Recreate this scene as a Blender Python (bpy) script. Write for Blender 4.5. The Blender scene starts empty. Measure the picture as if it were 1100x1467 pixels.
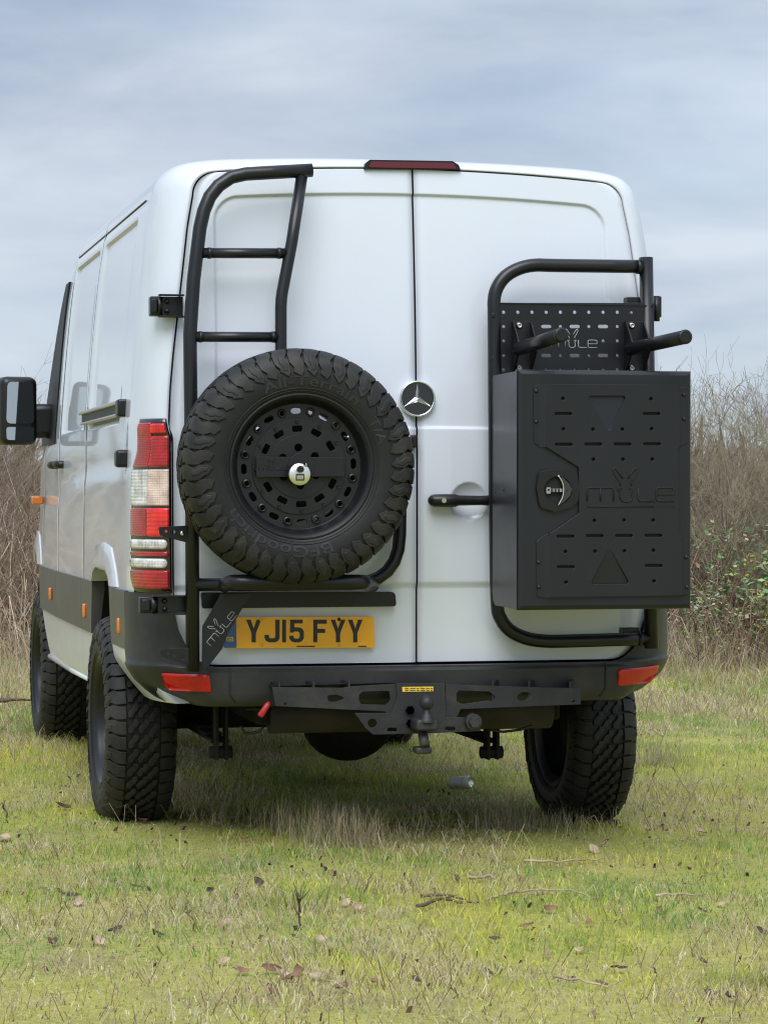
import bpy, bmesh, math, random
import numpy as np
from mathutils import Vector, Matrix
from mathutils.geometry import tessellate_polygon

scene = bpy.context.scene
COL = scene.collection
R = math.radians
PI = math.pi

# ------------------------------------------------------------------ camera
CAM = (-2.089, -8.817, 1.23)
YAW = R(12.6)
FPX = 3750.0
cd = bpy.data.cameras.new('camera')
cd.sensor_fit = 'HORIZONTAL'
cd.sensor_width = 36.0
cd.lens = FPX / 1100.0 * 36.0
cd.clip_start = 0.1
cd.clip_end = 3000.0
cam = bpy.data.objects.new('camera', cd)
COL.objects.link(cam)
cam.location = CAM
cam.rotation_euler = (R(90) - math.atan(21.5 / FPX), 0, -YAW)
scene.camera = cam

# ------------------------------------------------------------------ sky
SUN_EL, SUN_AZ = R(52), R(200)          # azimuth clockwise from +Y: behind the camera, a little left, veiled by cloud
w = bpy.data.worlds.new('World')
scene.world = w
w.use_nodes = True
nt = w.node_tree
for n in list(nt.nodes):
    nt.nodes.remove(n)
N = nt.nodes.new
L = nt.links.new
out = N('ShaderNodeOutputWorld')
bg = N('ShaderNodeBackground')
bg.inputs['Strength'].default_value = 0.1
sky = N('ShaderNodeTexSky')
sky.sky_type = 'NISHITA'
sky.sun_disc = False
sky.sun_elevation = SUN_EL
sky.sun_rotation = SUN_AZ
sky.air_density = 1.0
sky.dust_density = 0.3
tc = N('ShaderNodeTexCoord')
mp = N('ShaderNodeMapping')
mp.inputs['Scale'].default_value = (5.0, 5.0, 19.0)
mp.inputs['Location'].default_value = (16.96, 10.17, 8.28)
nz = N('ShaderNodeTexNoise')
nz.inputs['Scale'].default_value = 1.0
nz.inputs['Detail'].default_value = 6.0
nz.inputs['Roughness'].default_value = 0.52
nz.inputs['Distortion'].default_value = 0.25
ramp = N('ShaderNodeValToRGB')
ramp.color_ramp.elements[0].position = 0.33
ramp.color_ramp.elements[0].color = (1.95, 2.40, 3.10, 1)
ramp.color_ramp.elements[1].position = 0.66
ramp.color_ramp.elements[1].color = (3.50, 3.82, 4.32, 1)
cov = N('ShaderNodeTexNoise')
cov.inputs['Scale'].default_value = 0.55
cov.inputs['Detail'].default_value = 3.0
covr = N('ShaderNodeMapRange')
covr.inputs['From Min'].default_value = 0.30
covr.inputs['From Max'].default_value = 0.60
covr.inputs['To Min'].default_value = 0.78
covr.inputs['To Max'].default_value = 0.97
sep = N('ShaderNodeSeparateXYZ')
# overcast brightening toward the zenith
zr = N('ShaderNodeMapRange')
zr.inputs['From Min'].default_value = 0.20
zr.inputs['From Max'].default_value = 1.0
zr.inputs['To Min'].default_value = 1.02
zr.inputs['To Max'].default_value = 2.1
mul = N('ShaderNodeVectorMath')
mul.operation = 'SCALE'
mix = N('ShaderNodeMix')
mix.data_type = 'RGBA'
L(tc.outputs['Generated'], mp.inputs['Vector'])
L(mp.outputs['Vector'], nz.inputs['Vector'])
L(mp.outputs['Vector'], cov.inputs['Vector'])
L(nz.outputs['Fac'], ramp.inputs['Fac'])
L(cov.outputs['Fac'], covr.inputs['Value'])
L(tc.outputs['Generated'], sep.inputs['Vector'])
L(sep.outputs['Z'], zr.inputs['Value'])
L(ramp.outputs['Color'], mul.inputs[0])
L(zr.outputs['Result'], mul.inputs['Scale'])
L(covr.outputs['Result'], mix.inputs[0])
L(sky.outputs['Color'], mix.inputs[6])
L(mul.outputs['Vector'], mix.inputs[7])
L(mix.outputs[2], bg.inputs['Color'])
L(bg.outputs['Background'], out.inputs['Surface'])

sd = bpy.data.lights.new('sun', 'SUN')
sd.energy = 1.5
sd.angle = R(42)
sd.color = (1.0, 0.985, 0.955)
sun = bpy.data.objects.new('sun', sd)
COL.objects.link(sun)
sdir = Vector((math.sin(SUN_AZ) * math.cos(SUN_EL), math.cos(SUN_AZ) * math.cos(SUN_EL), math.sin(SUN_EL)))
sun.rotation_euler = sdir.to_track_quat('Z', 'Y').to_euler()
sun.location = sdir * 40

scene.cycles.use_denoising = True
scene.cycles.denoising_prefilter = 'ACCURATE'
scene.cycles.filter_width = 1.15
scene.cycles.use_adaptive_sampling = False
scene.cycles.sample_clamp_indirect = 4.0
scene.cycles.max_bounces = 6
scene.view_settings.view_transform = 'Standard'
scene.view_settings.look = 'None'
scene.view_settings.gamma = 1.0
scene.view_settings.use_curve_mapping = False
scene.view_settings.exposure = 0.92

# ------------------------------------------------------------------ helpers
_ca, _sa = math.cos(YAW), math.sin(YAW)


def at(px, py, y):
    """surveyed point: where the sight line of a photo pixel meets the van-parallel plane at depth y"""
    t = (px - 550.0) / FPX
    dx, dy = _sa + t * _ca, _ca - t * _sa
    s = (y - CAM[1]) / dy
    return Vector((CAM[0] + s * dx, y, CAM[2] + (712.0 - py) / FPX * s))


def ground_at(px, py):
    """ground point under a photo pixel"""
    t = (px - 550.0) / FPX
    dx, dy = _sa + t * _ca, _ca - t * _sa
    s = CAM[2] * FPX / (py - 712.0)
    return CAM[0] + s * dx, CAM[1] + s * dy


def lerp(a, b, t):
    return a + (b - a) * t


def smooth01(a, b, v):
    t = max(0.0, min(1.0, (v - a) / (b - a)))
    return t * t * (3 - 2 * t)


# ---- materials
MATS = {}


def mat(name, color, rough=0.5, metal=0.0, coat=0.0, var=0.0, scale=8.0, bump=0.0, bscale=60.0, rvar=0.0,
        dirt=None, dirt_amt=0.0, spec=0.5, trans=0.0, emit=None, coat_rough=0.05, stretch=None, bev=0.0):
    m = bpy.data.materials.new(name)
    m.use_nodes = True
    t = m.node_tree
    b = t.nodes['Principled BSDF']
    b.inputs['Base Color'].default_value = (*color, 1)
    b.inputs['Roughness'].default_value = rough
    b.inputs['Metallic'].default_value = metal
    b.inputs['Specular IOR Level'].default_value = spec
    if coat:
        b.inputs['Coat Weight'].default_value = coat
        b.inputs['Coat Roughness'].default_value = coat_rough
    if trans:
        b.inputs['Transmission Weight'].default_value = trans
    co = t.nodes.new('ShaderNodeTexCoord')
    src = co.outputs['Object']
    if stretch:
        mpp = t.nodes.new('ShaderNodeMapping')
        mpp.inputs['Scale'].default_value = stretch
        t.links.new(src, mpp.inputs['Vector'])
        src = mpp.outputs['Vector']
    last = None
    if var:
        n = t.nodes.new('ShaderNodeTexNoise')
        n.inputs['Scale'].default_value = scale
        n.inputs['Detail'].default_value = 5
        t.links.new(src, n.inputs['Vector'])
        r = t.nodes.new('ShaderNodeValToRGB')
        r.color_ramp.elements[0].position = 0.3
        r.color_ramp.elements[1].position = 0.7
        r.color_ramp.elements[0].color = (*[c * (1 - var) for c in color], 1)
        r.color_ramp.elements[1].color = (*[min(1, c * (1 + var)) for c in color], 1)
        t.links.new(n.outputs['Fac'], r.inputs['Fac'])
        last = r.outputs['Color']
        if rvar:
            q = t.nodes.new('ShaderNodeMapRange')
            q.inputs['To Min'].default_value = max(0.02, rough - rvar)
            q.inputs['To Max'].default_value = min(1, rough + rvar)
            t.links.new(n.outputs['Fac'], q.inputs['Value'])
            t.links.new(q.outputs['Result'], b.inputs['Roughness'])
    if dirt:
        n2 = t.nodes.new('ShaderNodeTexNoise')
        n2.inputs['Scale'].default_value = 5.0
        n2.inputs['Detail'].default_value = 9
        n2.inputs['Roughness'].default_value = 0.72
        t.links.new(src, n2.inputs['Vector'])
        r2 = t.nodes.new('ShaderNodeMapRange')
        r2.inputs['From Min'].default_value = 0.48
        r2.inputs['From Max'].default_value = 0.78
        r2.inputs['To Max'].default_value = dirt_amt
        t.links.new(n2.outputs['Fac'], r2.inputs['Value'])
        mx = t.nodes.new('ShaderNodeMix')
        mx.data_type = 'RGBA'
        mx.inputs[6].default_value = (*color, 1)
        if last:
            t.links.new(last, mx.inputs[6])
        mx.inputs[7].default_value = (*dirt, 1)
        t.links.new(r2.outputs['Result'], mx.inputs[0])
        last = mx.outputs[2]
    if last:
        t.links.new(last, b.inputs['Base Color'])
    if bump:
        n3 = t.nodes.new('ShaderNodeTexNoise')
        n3.inputs['Scale'].default_value = bscale
        n3.inputs['Detail'].default_value = 3
        t.links.new(src, n3.inputs['Vector'])
        bp = t.nodes.new('ShaderNodeBump')
        bp.inputs['Strength'].default_value = bump
        bp.inputs['Distance'].default_value = 0.004
        t.links.new(n3.outputs['Fac'], bp.inputs['Height'])
        t.links.new(bp.outputs['Normal'], b.inputs['Normal'])
    if bev:
        bv = t.nodes.new('ShaderNodeBevel')
        bv.samples = 4
        bv.inputs['Radius'].default_value = bev
        if bump:
            t.links.new(bv.outputs['Normal'], bp.inputs['Normal'])
        else:
            t.links.new(bv.outputs['Normal'], b.inputs['Normal'])
    MATS[name] = m
    return m


mat('white_paint', (0.645, 0.685, 0.77), 0.32, coat=0.85, var=0.012, scale=2.0, coat_rough=0.03,
    dirt=(0.55, 0.52, 0.46), dirt_amt=0.10)
mat('white_skirt', (0.70, 0.735, 0.79), 0.35, coat=0.6, var=0.02, dirt=(0.42, 0.38, 0.32), dirt_amt=0.4)
mat('gap_rubber', (0.017, 0.0165, 0.02), 0.7)
mat('grey_cladding', (0.076, 0.077, 0.079), 0.40, var=0.12, scale=4, bump=0.05, bscale=500, dirt=(0.14, 0.125, 0.10), dirt_amt=0.35)
mat('bumper_plastic', (0.023, 0.024, 0.0258), 0.45, spec=0.42, var=0.15, scale=5, bump=0.05, bscale=500, dirt=(0.085, 0.078, 0.068), dirt_amt=0.35)
mat('black_plastic', (0.009, 0.009, 0.010), 0.36, var=0.1, spec=0.4, bev=0.002)
mat('powder_coat', (0.0068, 0.0078, 0.0102), 0.34, spec=0.45, var=0.10, scale=12, bump=0.04, bscale=500, rvar=0.05, bev=0.003)
mat('box_coat', (0.0095, 0.0112, 0.0148), 0.34, spec=0.45, var=0.08, scale=6, bump=0.04, bscale=500, rvar=0.05, bev=0.0035)
mat('engraved', (0.004, 0.004, 0.0045), 0.7)
mat('etched_line', (0.42, 0.43, 0.44), 0.5)
mat('tow_steel', (0.017, 0.018, 0.021), 0.55, var=0.25, scale=14, bump=0.2, bscale=150, dirt=(0.10, 0.085, 0.07), dirt_amt=0.5, bev=0.003)
mat('underbody', (0.009, 0.0085, 0.008), 0.8, spec=0.25, var=0.3, dirt=(0.03, 0.024, 0.018), dirt_amt=0.5)
mat('rusty_steel', (0.018, 0.014, 0.0125), 0.7, var=0.4, scale=9, dirt=(0.045, 0.024, 0.016), dirt_amt=0.6)
mat('tyre_rubber', (0.010, 0.0103, 0.0112), 0.52, spec=0.35, var=0.14, scale=14, bump=0.12, bscale=240, dirt=(0.035, 0.032, 0.028), dirt_amt=0.3)
mat('tread_rubber', (0.0145, 0.0145, 0.0148), 0.56, spec=0.35, var=0.16, scale=24, bump=0.2, bscale=200, dirt=(0.10, 0.09, 0.07), dirt_amt=0.42, bev=0.003)
mat('tyre_letter', (0.018, 0.018, 0.0195), 0.42)
mat('rim_black', (0.0085, 0.009, 0.0108), 0.38, spec=0.45, var=0.1, scale=14, bump=0.08, bscale=500, bev=0.0025)
mat('chrome', (0.78, 0.78, 0.77), 0.12, metal=1.0)
mat('star_metal', (0.85, 0.85, 0.85), 0.3, metal=1.0)
mat('brushed_steel', (0.82, 0.82, 0.82), 0.33, metal=1.0)
mat('dull_steel', (0.50, 0.50, 0.50), 0.3, metal=1.0)
mat('dark_steel', (0.10, 0.10, 0.105), 0.3, metal=1.0)
mat('steel', (0.62, 0.60, 0.56), 0.28, metal=1.0, var=0.1)
mat('badge_black', (0.008, 0.008, 0.010), 0.18, coat=0.6)
mat('dark_glass', (0.010, 0.011, 0.012), 0.06, coat=0.5)
mat('window_trim', (0.006, 0.006, 0.007), 0.5, spec=0.2)
mat('mirror_glass', (0.55, 0.59, 0.64), 0.02, metal=1.0)
mat('orange_lens', (0.75, 0.20, 0.015), 0.18, coat=0.6, var=0.2, scale=120)
mat('red_reflector', (0.50, 0.004, 0.006), 0.25, coat=0.35, var=0.18, scale=160)
mat('dark_red_lens', (0.12, 0.006, 0.010), 0.15, coat=0.6)
mat('plate_yellow', (1.0, 0.44, 0.008), 0.32, coat=0.4, var=0.05, scale=30)
mat('plate_blue', (0.012, 0.10, 0.36), 0.35, coat=0.3)
mat('plate_ink', (0.012, 0.012, 0.013), 0.4)
mat('yellow_print', (0.72, 0.50, 0.05), 0.5, var=0.2, scale=90)
mat('red_handle', (0.42, 0.022, 0.03), 0.4)
mat('can_white', (0.80, 0.80, 0.80), 0.3, var=0.05)
mat('silver_trim', (0.50, 0.50, 0.50), 0.35, metal=0.8)


def lens_mat(name, c1, c2, sx=120.0, rough=0.14):
    """tail lamp lens: prism cells behind a clear glossy cover"""
    m = bpy.data.materials.new(name)
    m.use_nodes = True
    t = m.node_tree
    b = t.nodes['Principled BSDF']
    co = t.nodes.new('ShaderNodeTexCoord')
    v = t.nodes.new('ShaderNodeTexVoronoi')
    v.inputs['Scale'].default_value = sx
    v.inputs['Randomness'].default_value = 0.35
    n = t.nodes.new('ShaderNodeTexNoise')
    n.inputs['Scale'].default_value = 22
    t.links.new(co.outputs['Object'], v.inputs['Vector'])
    t.links.new(co.outputs['Object'], n.inputs['Vector'])
    ad = t.nodes.new('ShaderNodeMath')
    ad.operation = 'ADD'
    sm = t.nodes.new('ShaderNodeMath')
    sm.operation = 'MULTIPLY'
    sm.inputs[1].default_value = 0.45
    t.links.new(v.outputs['Distance'], sm.inputs[0])
    t.links.new(sm.outputs[0], ad.inputs[0])
    t.links.new(n.outputs['Fac'], ad.inputs[1])
    r = t.nodes.new('ShaderNodeValToRGB')
    r.color_ramp.elements[0].position = 0.40
    r.color_ramp.elements[1].position = 0.95
    r.color_ramp.elements[0].color = (*c1, 1)
    r.color_ramp.elements[1].color = (*c2, 1)
    t.links.new(ad.outputs[0], r.inputs['Fac'])
    t.links.new(r.outputs['Color'], b.inputs['Base Color'])
    b.inputs['Roughness'].default_value = rough
    b.inputs['Coat Weight'].default_value = 0.8
    b.inputs['Coat Roughness'].default_value = 0.03
    MATS[name] = m


lens_mat('red_lens', (0.20, 0.002, 0.008), (0.48, 0.006, 0.016))
lens_mat('bright_red_lens', (0.42, 0.004, 0.008), (0.88, 0.022, 0.024), 150)
lens_mat('clear_lens', (0.30, 0.28, 0.28), (0.85, 0.84, 0.84), 110)
lens_mat('bulb_lens', (0.42, 0.30, 0.27), (0.86, 0.66, 0.58), 150)


# ---- mesh builder
class MB:
    def __init__(self):
        self.bm = bmesh.new()

    def face(self, vs, smooth=False):
        try:
            f = self.bm.faces.new(vs)
            f.smooth = smooth
            return f
        except ValueError:
            return None

    def grid(self, rows, smooth=True, close_u=False, close_v=False, flip=False):
        """rows: list of equally long lists of points"""
        V = [[self.bm.verts.new(p) for p in r] for r in rows]
        nr, nc = len(V), len(V[0])
        fs = []
        for i in range(nr if close_v else nr - 1):
            for j in range(nc if close_u else nc - 1):
                a, b = V[i][j], V[i][(j + 1) % nc]
                c, d = V[(i + 1) % nr][(j + 1) % nc], V[(i + 1) % nr][j]
                q = [a, d, c, b] if flip else [a, b, c, d]
                fs.append(self.face(q, smooth))
        return V

    def box(self, c, s, rot=None, bevel=0.0, seg=2):
        m = Matrix.Translation(Vector(c))
        if rot is not None:
            m = m @ rot.to_4x4()
        m = m @ Matrix.Diagonal((s[0], s[1], s[2], 1))
        g = bmesh.ops.create_cube(self.bm, size=1.0, matrix=m)
        vs = g['verts']
        if bevel:
            es = list({e for v in vs for e in v.link_edges})
            r = bmesh.ops.bevel(self.bm, geom=es, offset=bevel, segments=seg, affect='EDGES', profile=0.5)
            for f in r['faces']:
                f.smooth = True
        return self

    def tube(self, path, r, n=14, caps=True, rs=None):
        pts = [Vector(p) for p in path]
        if len(pts) < 2:
            return self
        rings = []
        t0 = (pts[1] - pts[0]).normalized()
        up = Vector((0, 0, 1)) if abs(t0.z) < 0.9 else Vector((0, 1, 0))
        nrm = t0.cross(up).normalized()
        prev = t0
        for i, p in enumerate(pts):
            if i == 0:
                t = t0
            elif i == len(pts) - 1:
                t = (pts[i] - pts[i - 1]).normalized()
            else:
                t = ((pts[i + 1] - pts[i]).normalized() + (pts[i] - pts[i - 1]).normalized())
                t = t.normalized() if t.length > 1e-9 else prev
            q = prev.rotation_difference(t)
            nrm = (q @ nrm)
            nrm = (nrm - t * nrm.dot(t)).normalized()
            prev = t
            bn = t.cross(nrm)
            rr = rs[i] if rs else r
            rings.append([p + (nrm * math.cos(2 * PI * k / n) + bn * math.sin(2 * PI * k / n)) * rr for k in range(n)])
        V = self.grid(rings, True, close_u=True)
        if caps:
            self.face(list(reversed(V[0])))
            self.face(V[-1])
        return self

    def lathe(self, prof, n=48, m=None, smooth=True, arc=None):
        """prof: (r, z) list about local +Z"""
        m = m or Matrix()
        rows = []
        for (r, z) in prof:
            rows.append([m @ Vector((r * math.cos(2 * PI * k / n), r * math.sin(2 * PI * k / n), z)) for k in range(n)])
        self.grid(rows, smooth, close_u=True)
        return self

    def disc(self, c, r, n, m, z0, z1):
        """a short solid cylinder in the frame m"""
        a = [m @ Vector((c[0] + r * math.cos(2 * PI * k / n), c[1] + r * math.sin(2 * PI * k / n), z0)) for k in range(n)]
        b = [m @ Vector((c[0] + r * math.cos(2 * PI * k / n), c[1] + r * math.sin(2 * PI * k / n), z1)) for k in range(n)]
        V = self.grid([a, b], False, close_u=True)
        self.face(list(reversed(V[0])))
        self.face(V[1])
        return self

    def plate(self, outer, holes, m, z0, z1):
        """2D polygon with real holes, thickened from z0 to z1 in the frame m (z1 is the face)"""
        loops = [outer] + list(holes)
        flat = [Vector((p[0], p[1], 0)) for lp in loops for p in lp]
        tris = tessellate_polygon([[Vector((p[0], p[1], 0)) for p in lp] for lp in loops])
        top = [self.bm.verts.new(m @ Vector((v.x, v.y, z1))) for v in flat]
        bot = [self.bm.verts.new(m @ Vector((v.x, v.y, z0))) for v in flat]
        for t in tris:
            self.face([top[i] for i in t])
            self.face([bot[i] for i in reversed(t)])
        o = 0
        for lp in loops:
            k = len(lp)
            for i in range(k):
                a, b = o + i, o + (i + 1) % k
                self.face([top[a], bot[a], bot[b], top[b]])
            o += k
        return self

    def sphere(self, c, r, seg=20, rings=12, scale=(1, 1, 1)):
        m = Matrix.Translation(Vector(c)) @ Matrix.Diagonal((*scale, 1))
        g = bmesh.ops.create_uvsphere(self.bm, u_segments=seg, v_segments=rings, radius=r, matrix=m)
        for v in g['verts']:
            for f in v.link_faces:
                f.smooth = True
        return self

    def build_each(self, name, material, parent=None, auto=None):
        """every separate piece of the mesh becomes an object of its own"""
        bmesh.ops.recalc_face_normals(self.bm, faces=self.bm.faces[:])
        seen, res = set(), []
        for v0 in self.bm.verts:
            if v0 in seen:
                continue
            st, isl = [v0], []
            seen.add(v0)
            while st:
                v = st.pop()
                isl.append(v)
                for e in v.link_edges:
                    q = e.other_vert(v)
                    if q not in seen:
                        seen.add(q)
                        st.append(q)
            m = MB()
            idx = {v: m.bm.verts.new(v.co) for v in isl}
            for f in {f for v in isl for f in v.link_faces}:
                nf = m.face([idx[v] for v in f.verts], f.smooth)
            res.append(m.build(name, material, parent, recalc=False, auto=auto))
        self.bm.free()
        return res

    def build(self, name, material, parent=None, recalc=True, weld=False, auto=None):
        if weld:
            bmesh.ops.remove_doubles(self.bm, verts=self.bm.verts[:], dist=1e-5)
        if recalc:
            bmesh.ops.recalc_face_normals(self.bm, faces=self.bm.faces[:])
        me = bpy.data.meshes.new(name)
        self.bm.to_mesh(me)
        self.bm.free()
        mats = material if isinstance(material, (list, tuple)) else [material]
        for k in mats:
            me.materials.append(MATS[k] if isinstance(k, str) else k)
        o = bpy.data.objects.new(name, me)
        COL.objects.link(o)
        if parent is not None:
            attach(o, parent)
        if auto is not None:
            me.set_sharp_from_angle(angle=R(auto))
        return o


WORLD_M = {}


def attach(o, parent):
    """parent keeping the child where it was built (all parts are built in world space)"""
    o.parent = parent
    o.matrix_parent_inverse = WORLD_M[parent.name].inverted() if parent.name in WORLD_M else Matrix()


def empty(name, loc, parent=None, m=None):
    o = bpy.data.objects.new(name, None)
    COL.objects.link(o)
    o.empty_display_size = 0.1
    mm = m if m is not None else Matrix.Translation(Vector(loc))
    o.matrix_world = mm
    if parent is not None:
        o.parent = parent
        o.matrix_parent_inverse = WORLD_M[parent.name].inverted()
        o.matrix_basis = mm
    WORLD_M[o.name] = mm.copy()
    return o


def tag(o, label=None, cat=None, group=None, kind=None):
    if label:
        o['label'] = label
    if cat:
        o['category'] = cat
    if group:
        o['group'] = group
    if kind:
        o['kind'] = kind
    return o


# ---- 2D shapes
def circ(cx, cy, r, n=14, a0=0.0):
    return [(cx + r * math.cos(a0 + 2 * PI * k / n), cy + r * math.sin(a0 + 2 * PI * k / n)) for k in range(n)]


def slot(cx, cy, ln, h, n=5, ang=0.0):
    p = []
    r = h / 2
    for k in range(n + 1):
        a = -PI / 2 + PI * k / n
        p.append((ln / 2 - r + r * math.cos(a), r * math.sin(a)))
    for k in range(n + 1):
        a = PI / 2 + PI * k / n
        p.append((-(ln / 2 - r) + r * math.cos(a), r * math.sin(a)))
    c, s = math.cos(ang), math.sin(ang)
    return [(cx + x * c - y * s, cy + x * s + y * c) for x, y in p]


def roundpoly(pts, r, n=4):
    if not isinstance(r, (list, tuple)):
        r = [r] * len(pts)
    res = []
    k = len(pts)
    for i in range(k):
        p0, p1, p2 = Vector(pts[i - 1]), Vector(pts[i]), Vector(pts[(i + 1) % k])
        a, b = (p0 - p1), (p2 - p1)
        if r[i] <= 0 or a.length < 1e-9 or b.length < 1e-9:
            res.append((p1.x, p1.y))
            continue
        ang = a.angle(b)
        d = min(r[i] / max(math.tan(ang / 2), 1e-3), a.length * 0.49, b.length * 0.49)
        s, e = p1 + a.normalized() * d, p1 + b.normalized() * d
        for j in range(n + 1):
            t = j / n
            q = s * (1 - t) ** 2 + p1 * 2 * t * (1 - t) + e * t * t
            res.append((q.x, q.y))
    return res


def fillet(pts, r, n=6):
    """round the inner corners of an open 3D polyline"""
    pts = [Vector(p) for p in pts]
    if not isinstance(r, (list, tuple)):
        r = [r] * len(pts)
    res = [pts[0]]
    for i in range(1, len(pts) - 1):
        a, b = pts[i - 1] - pts[i], pts[i + 1] - pts[i]
        ang = a.angle(b)
        d = min(r[i] / max(math.tan(ang / 2), 1e-3), a.length * 0.49, b.length * 0.49)
        s, e = pts[i] + a.normalized() * d, pts[i] + b.normalized() * d
        for j in range(n + 1):
            t = j / n
            res.append(s * (1 - t) ** 2 + pts[i] * 2 * t * (1 - t) + e * t * t)
    res.append(pts[-1])
    return res


def pxplate(mb, y, outer, holes, th):
    """plate facing the camera side (-y): outline given as surveyed photo points on the plane y"""
    def cv(lp):
        return [(at(p[0], p[1], y).x, at(p[0], p[1], y).z) for p in lp]
    # frame: local x -> world x, local y -> world z, local z -> world -y
    m = Matrix(((1, 0, 0, 0), (0, 0, -1, y), (0, 1, 0, 0), (0, 0, 0, 1)))
    mb.plate(cv(outer), [cv(h) for h in holes], m, -th, 0.0)
    return mb


def text_shape(body, size, extrude, offset=0.0, align='CENTER'):
    cu = bpy.data.curves.new('letters', 'FONT')
    cu.body = body
    cu.size = size
    cu.extrude = extrude
    cu.offset = offset
    cu.align_x = align
    cu.resolution_u = 3
    ob = bpy.data.objects.new('letters', cu)
    COL.objects.link(ob)
    dg = bpy.context.evaluated_depsgraph_get()
    me = bpy.data.meshes.new_from_object(ob.evaluated_get(dg))
    vs = [v.co.copy() for v in me.vertices]
    fs = [list(p.vertices) for p in me.polygons]
    bpy.data.objects.remove(ob)
    bpy.data.curves.remove(cu)
    bpy.data.meshes.remove(me)
    return vs, fs


def add_raw(mb, vs, fs, fn):
    V = [mb.bm.verts.new(fn(v)) for v in vs]
    for f in fs:
        mb.face([V[i] for i in f])
    return mb


# ---- value noise for terrain and planting
_rng = np.random.default_rng(11)
_NG = _rng.random((64, 64))


def vnoise(x, y, s):
    x = np.asarray(x) / s + 100.0
    y = np.asarray(y) / s + 100.0
    xi, yi = np.floor(x).astype(int), np.floor(y).astype(int)
    fx, fy = x - xi, y - yi
    fx, fy = fx * fx * (3 - 2 * fx), fy * fy * (3 - 2 * fy)
    g = lambda i, j: _NG[i % 64, j % 64]
    return (g(xi, yi) * (1 - fx) * (1 - fy) + g(xi + 1, yi) * fx * (1 - fy)
            + g(xi, yi + 1) * (1 - fx) * fy + g(xi + 1, yi + 1) * fx * fy)


def gz(x, y):
    x, y = np.asarray(x, float), np.asarray(y, float)
    base = 0.0025 - 0.06 * np.tanh(x * 0.55)
    und = (vnoise(x, y, 1.1) - 0.5) * 0.05 + (vnoise(x + 7, y, 0.33) - 0.5) * 0.022
    near = np.exp(-(((np.abs(x) - 0.86) / 0.45) ** 2)) * np.maximum(np.exp(-((y - 0.97) / 0.5) ** 2), np.exp(-((y - 4.22) / 0.6) ** 2))
    far = np.clip((y - 12) / 30, 0, 1)
    return base * (1 - far) + und * (1 - near) * (1 - 0.6 * np.exp(-((y - 0.97) / 0.8) ** 2))


def gzf(x, y):
    return float(gz(x, y))

# ================================================================== VAN
van = tag(empty('van', (0, 0, 0)), 'white panel van with chunky off-road tyres parked on the grass', 'van')

AXR, AXF, TR = 0.97, 4.22, 0.388          # axle positions, tyre radius

# ---- cross section of the side: half width at height z
_SIDE = [(0.30, 0.900), (0.45, 0.940), (0.55, 0.958), (0.70, 0.968), (0.90, 0.972), (1.05, 0.973), (1.20, 0.971), (1.40, 0.968),
         (1.55, 0.960), (1.75, 0.945), (1.97, 0.926), (2.14, 0.907), (2.25, 0.890)]
_ZS = np.array([p[0] for p in _SIDE])
_WS = np.array([p[1] for p in _SIDE])


def side_w(z):
    i = int(np.clip(np.searchsorted(_ZS, z) - 1, 1, len(_ZS) - 3))
    # Catmull-Rom through four neighbours
    p = [(_ZS[k], _WS[k]) for k in (i - 1, i, i + 1, i + 2)]
    t = (z - p[1][0]) / (p[2][0] - p[1][0])
    if t < 0 or t > 1:
        return float(np.interp(z, _ZS, _WS))
    m1 = (p[2][1] - p[0][1]) / (p[2][0] - p[0][0]) * (p[2][0] - p[1][0])
    m2 = (p[3][1] - p[1][1]) / (p[3][0] - p[1][0]) * (p[2][0] - p[1][0])
    return ((2 * t ** 3 - 3 * t ** 2 + 1) * p[1][1] + (t ** 3 - 2 * t ** 2 + t) * m1
            + (-2 * t ** 3 + 3 * t ** 2) * p[2][1] + (t ** 3 - t ** 2) * m2)


_roofc = [(0.890, 2.25), (0.872, 2.320), (0.838, 2.368), (0.79, 2.395), (0.70, 2.412), (0.55, 2.421), (0.30, 2.428), (0.0, 2.430)]


def catmull(pts, n):
    pts = [Vector((p[0], p[1], 0)) for p in pts]
    ext = [pts[0] * 2 - pts[1]] + pts + [pts[-1] * 2 - pts[-2]]
    res = []
    for i in range(1, len(ext) - 2):
        p0, p1, p2, p3 = ext[i - 1:i + 3]
        for k in range(n):
            t = k / n
            q = 0.5 * ((2 * p1) + (p2 - p0) * t + (2 * p0 - 5 * p1 + 4 * p2 - p3) * t * t + (3 * p1 - p0 - 3 * p2 + p3) * t ** 3)
            res.append((q.x, q.y))
    res.append((pts[-1].x, pts[-1].y))
    return res


ROOF = catmull(_roofc, 4)            # from the side up to the centre line
Z_BODY0 = 0.885


def zlist(a, b, step, extra):
    v = list(np.linspace(a, b, int(round((b - a) / step)) + 1)) + list(extra)
    v = sorted(v)
    o = [v[0]]
    for q in v[1:]:
        if q - o[-1] > 0.0025:
            o.append(q)
    return o


SIDE_Z = zlist(Z_BODY0, 2.25, 0.035, [0.955, 1.49, 1.496, 1.502, 1.509, 1.52, 2.215, 2.222, 2.229, 2.236])
PROFILE = [(side_w(z), z) for z in SIDE_Z[:-1]] + ROOF
NSIDE = len(SIDE_Z) - 1              # index where the roof corner begins


def crease_z(y):
    return 1.335 - 0.02 * smooth01(0.2, 1.8, y) - 0.13 * smooth01(1.6, 3.4, y)


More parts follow.
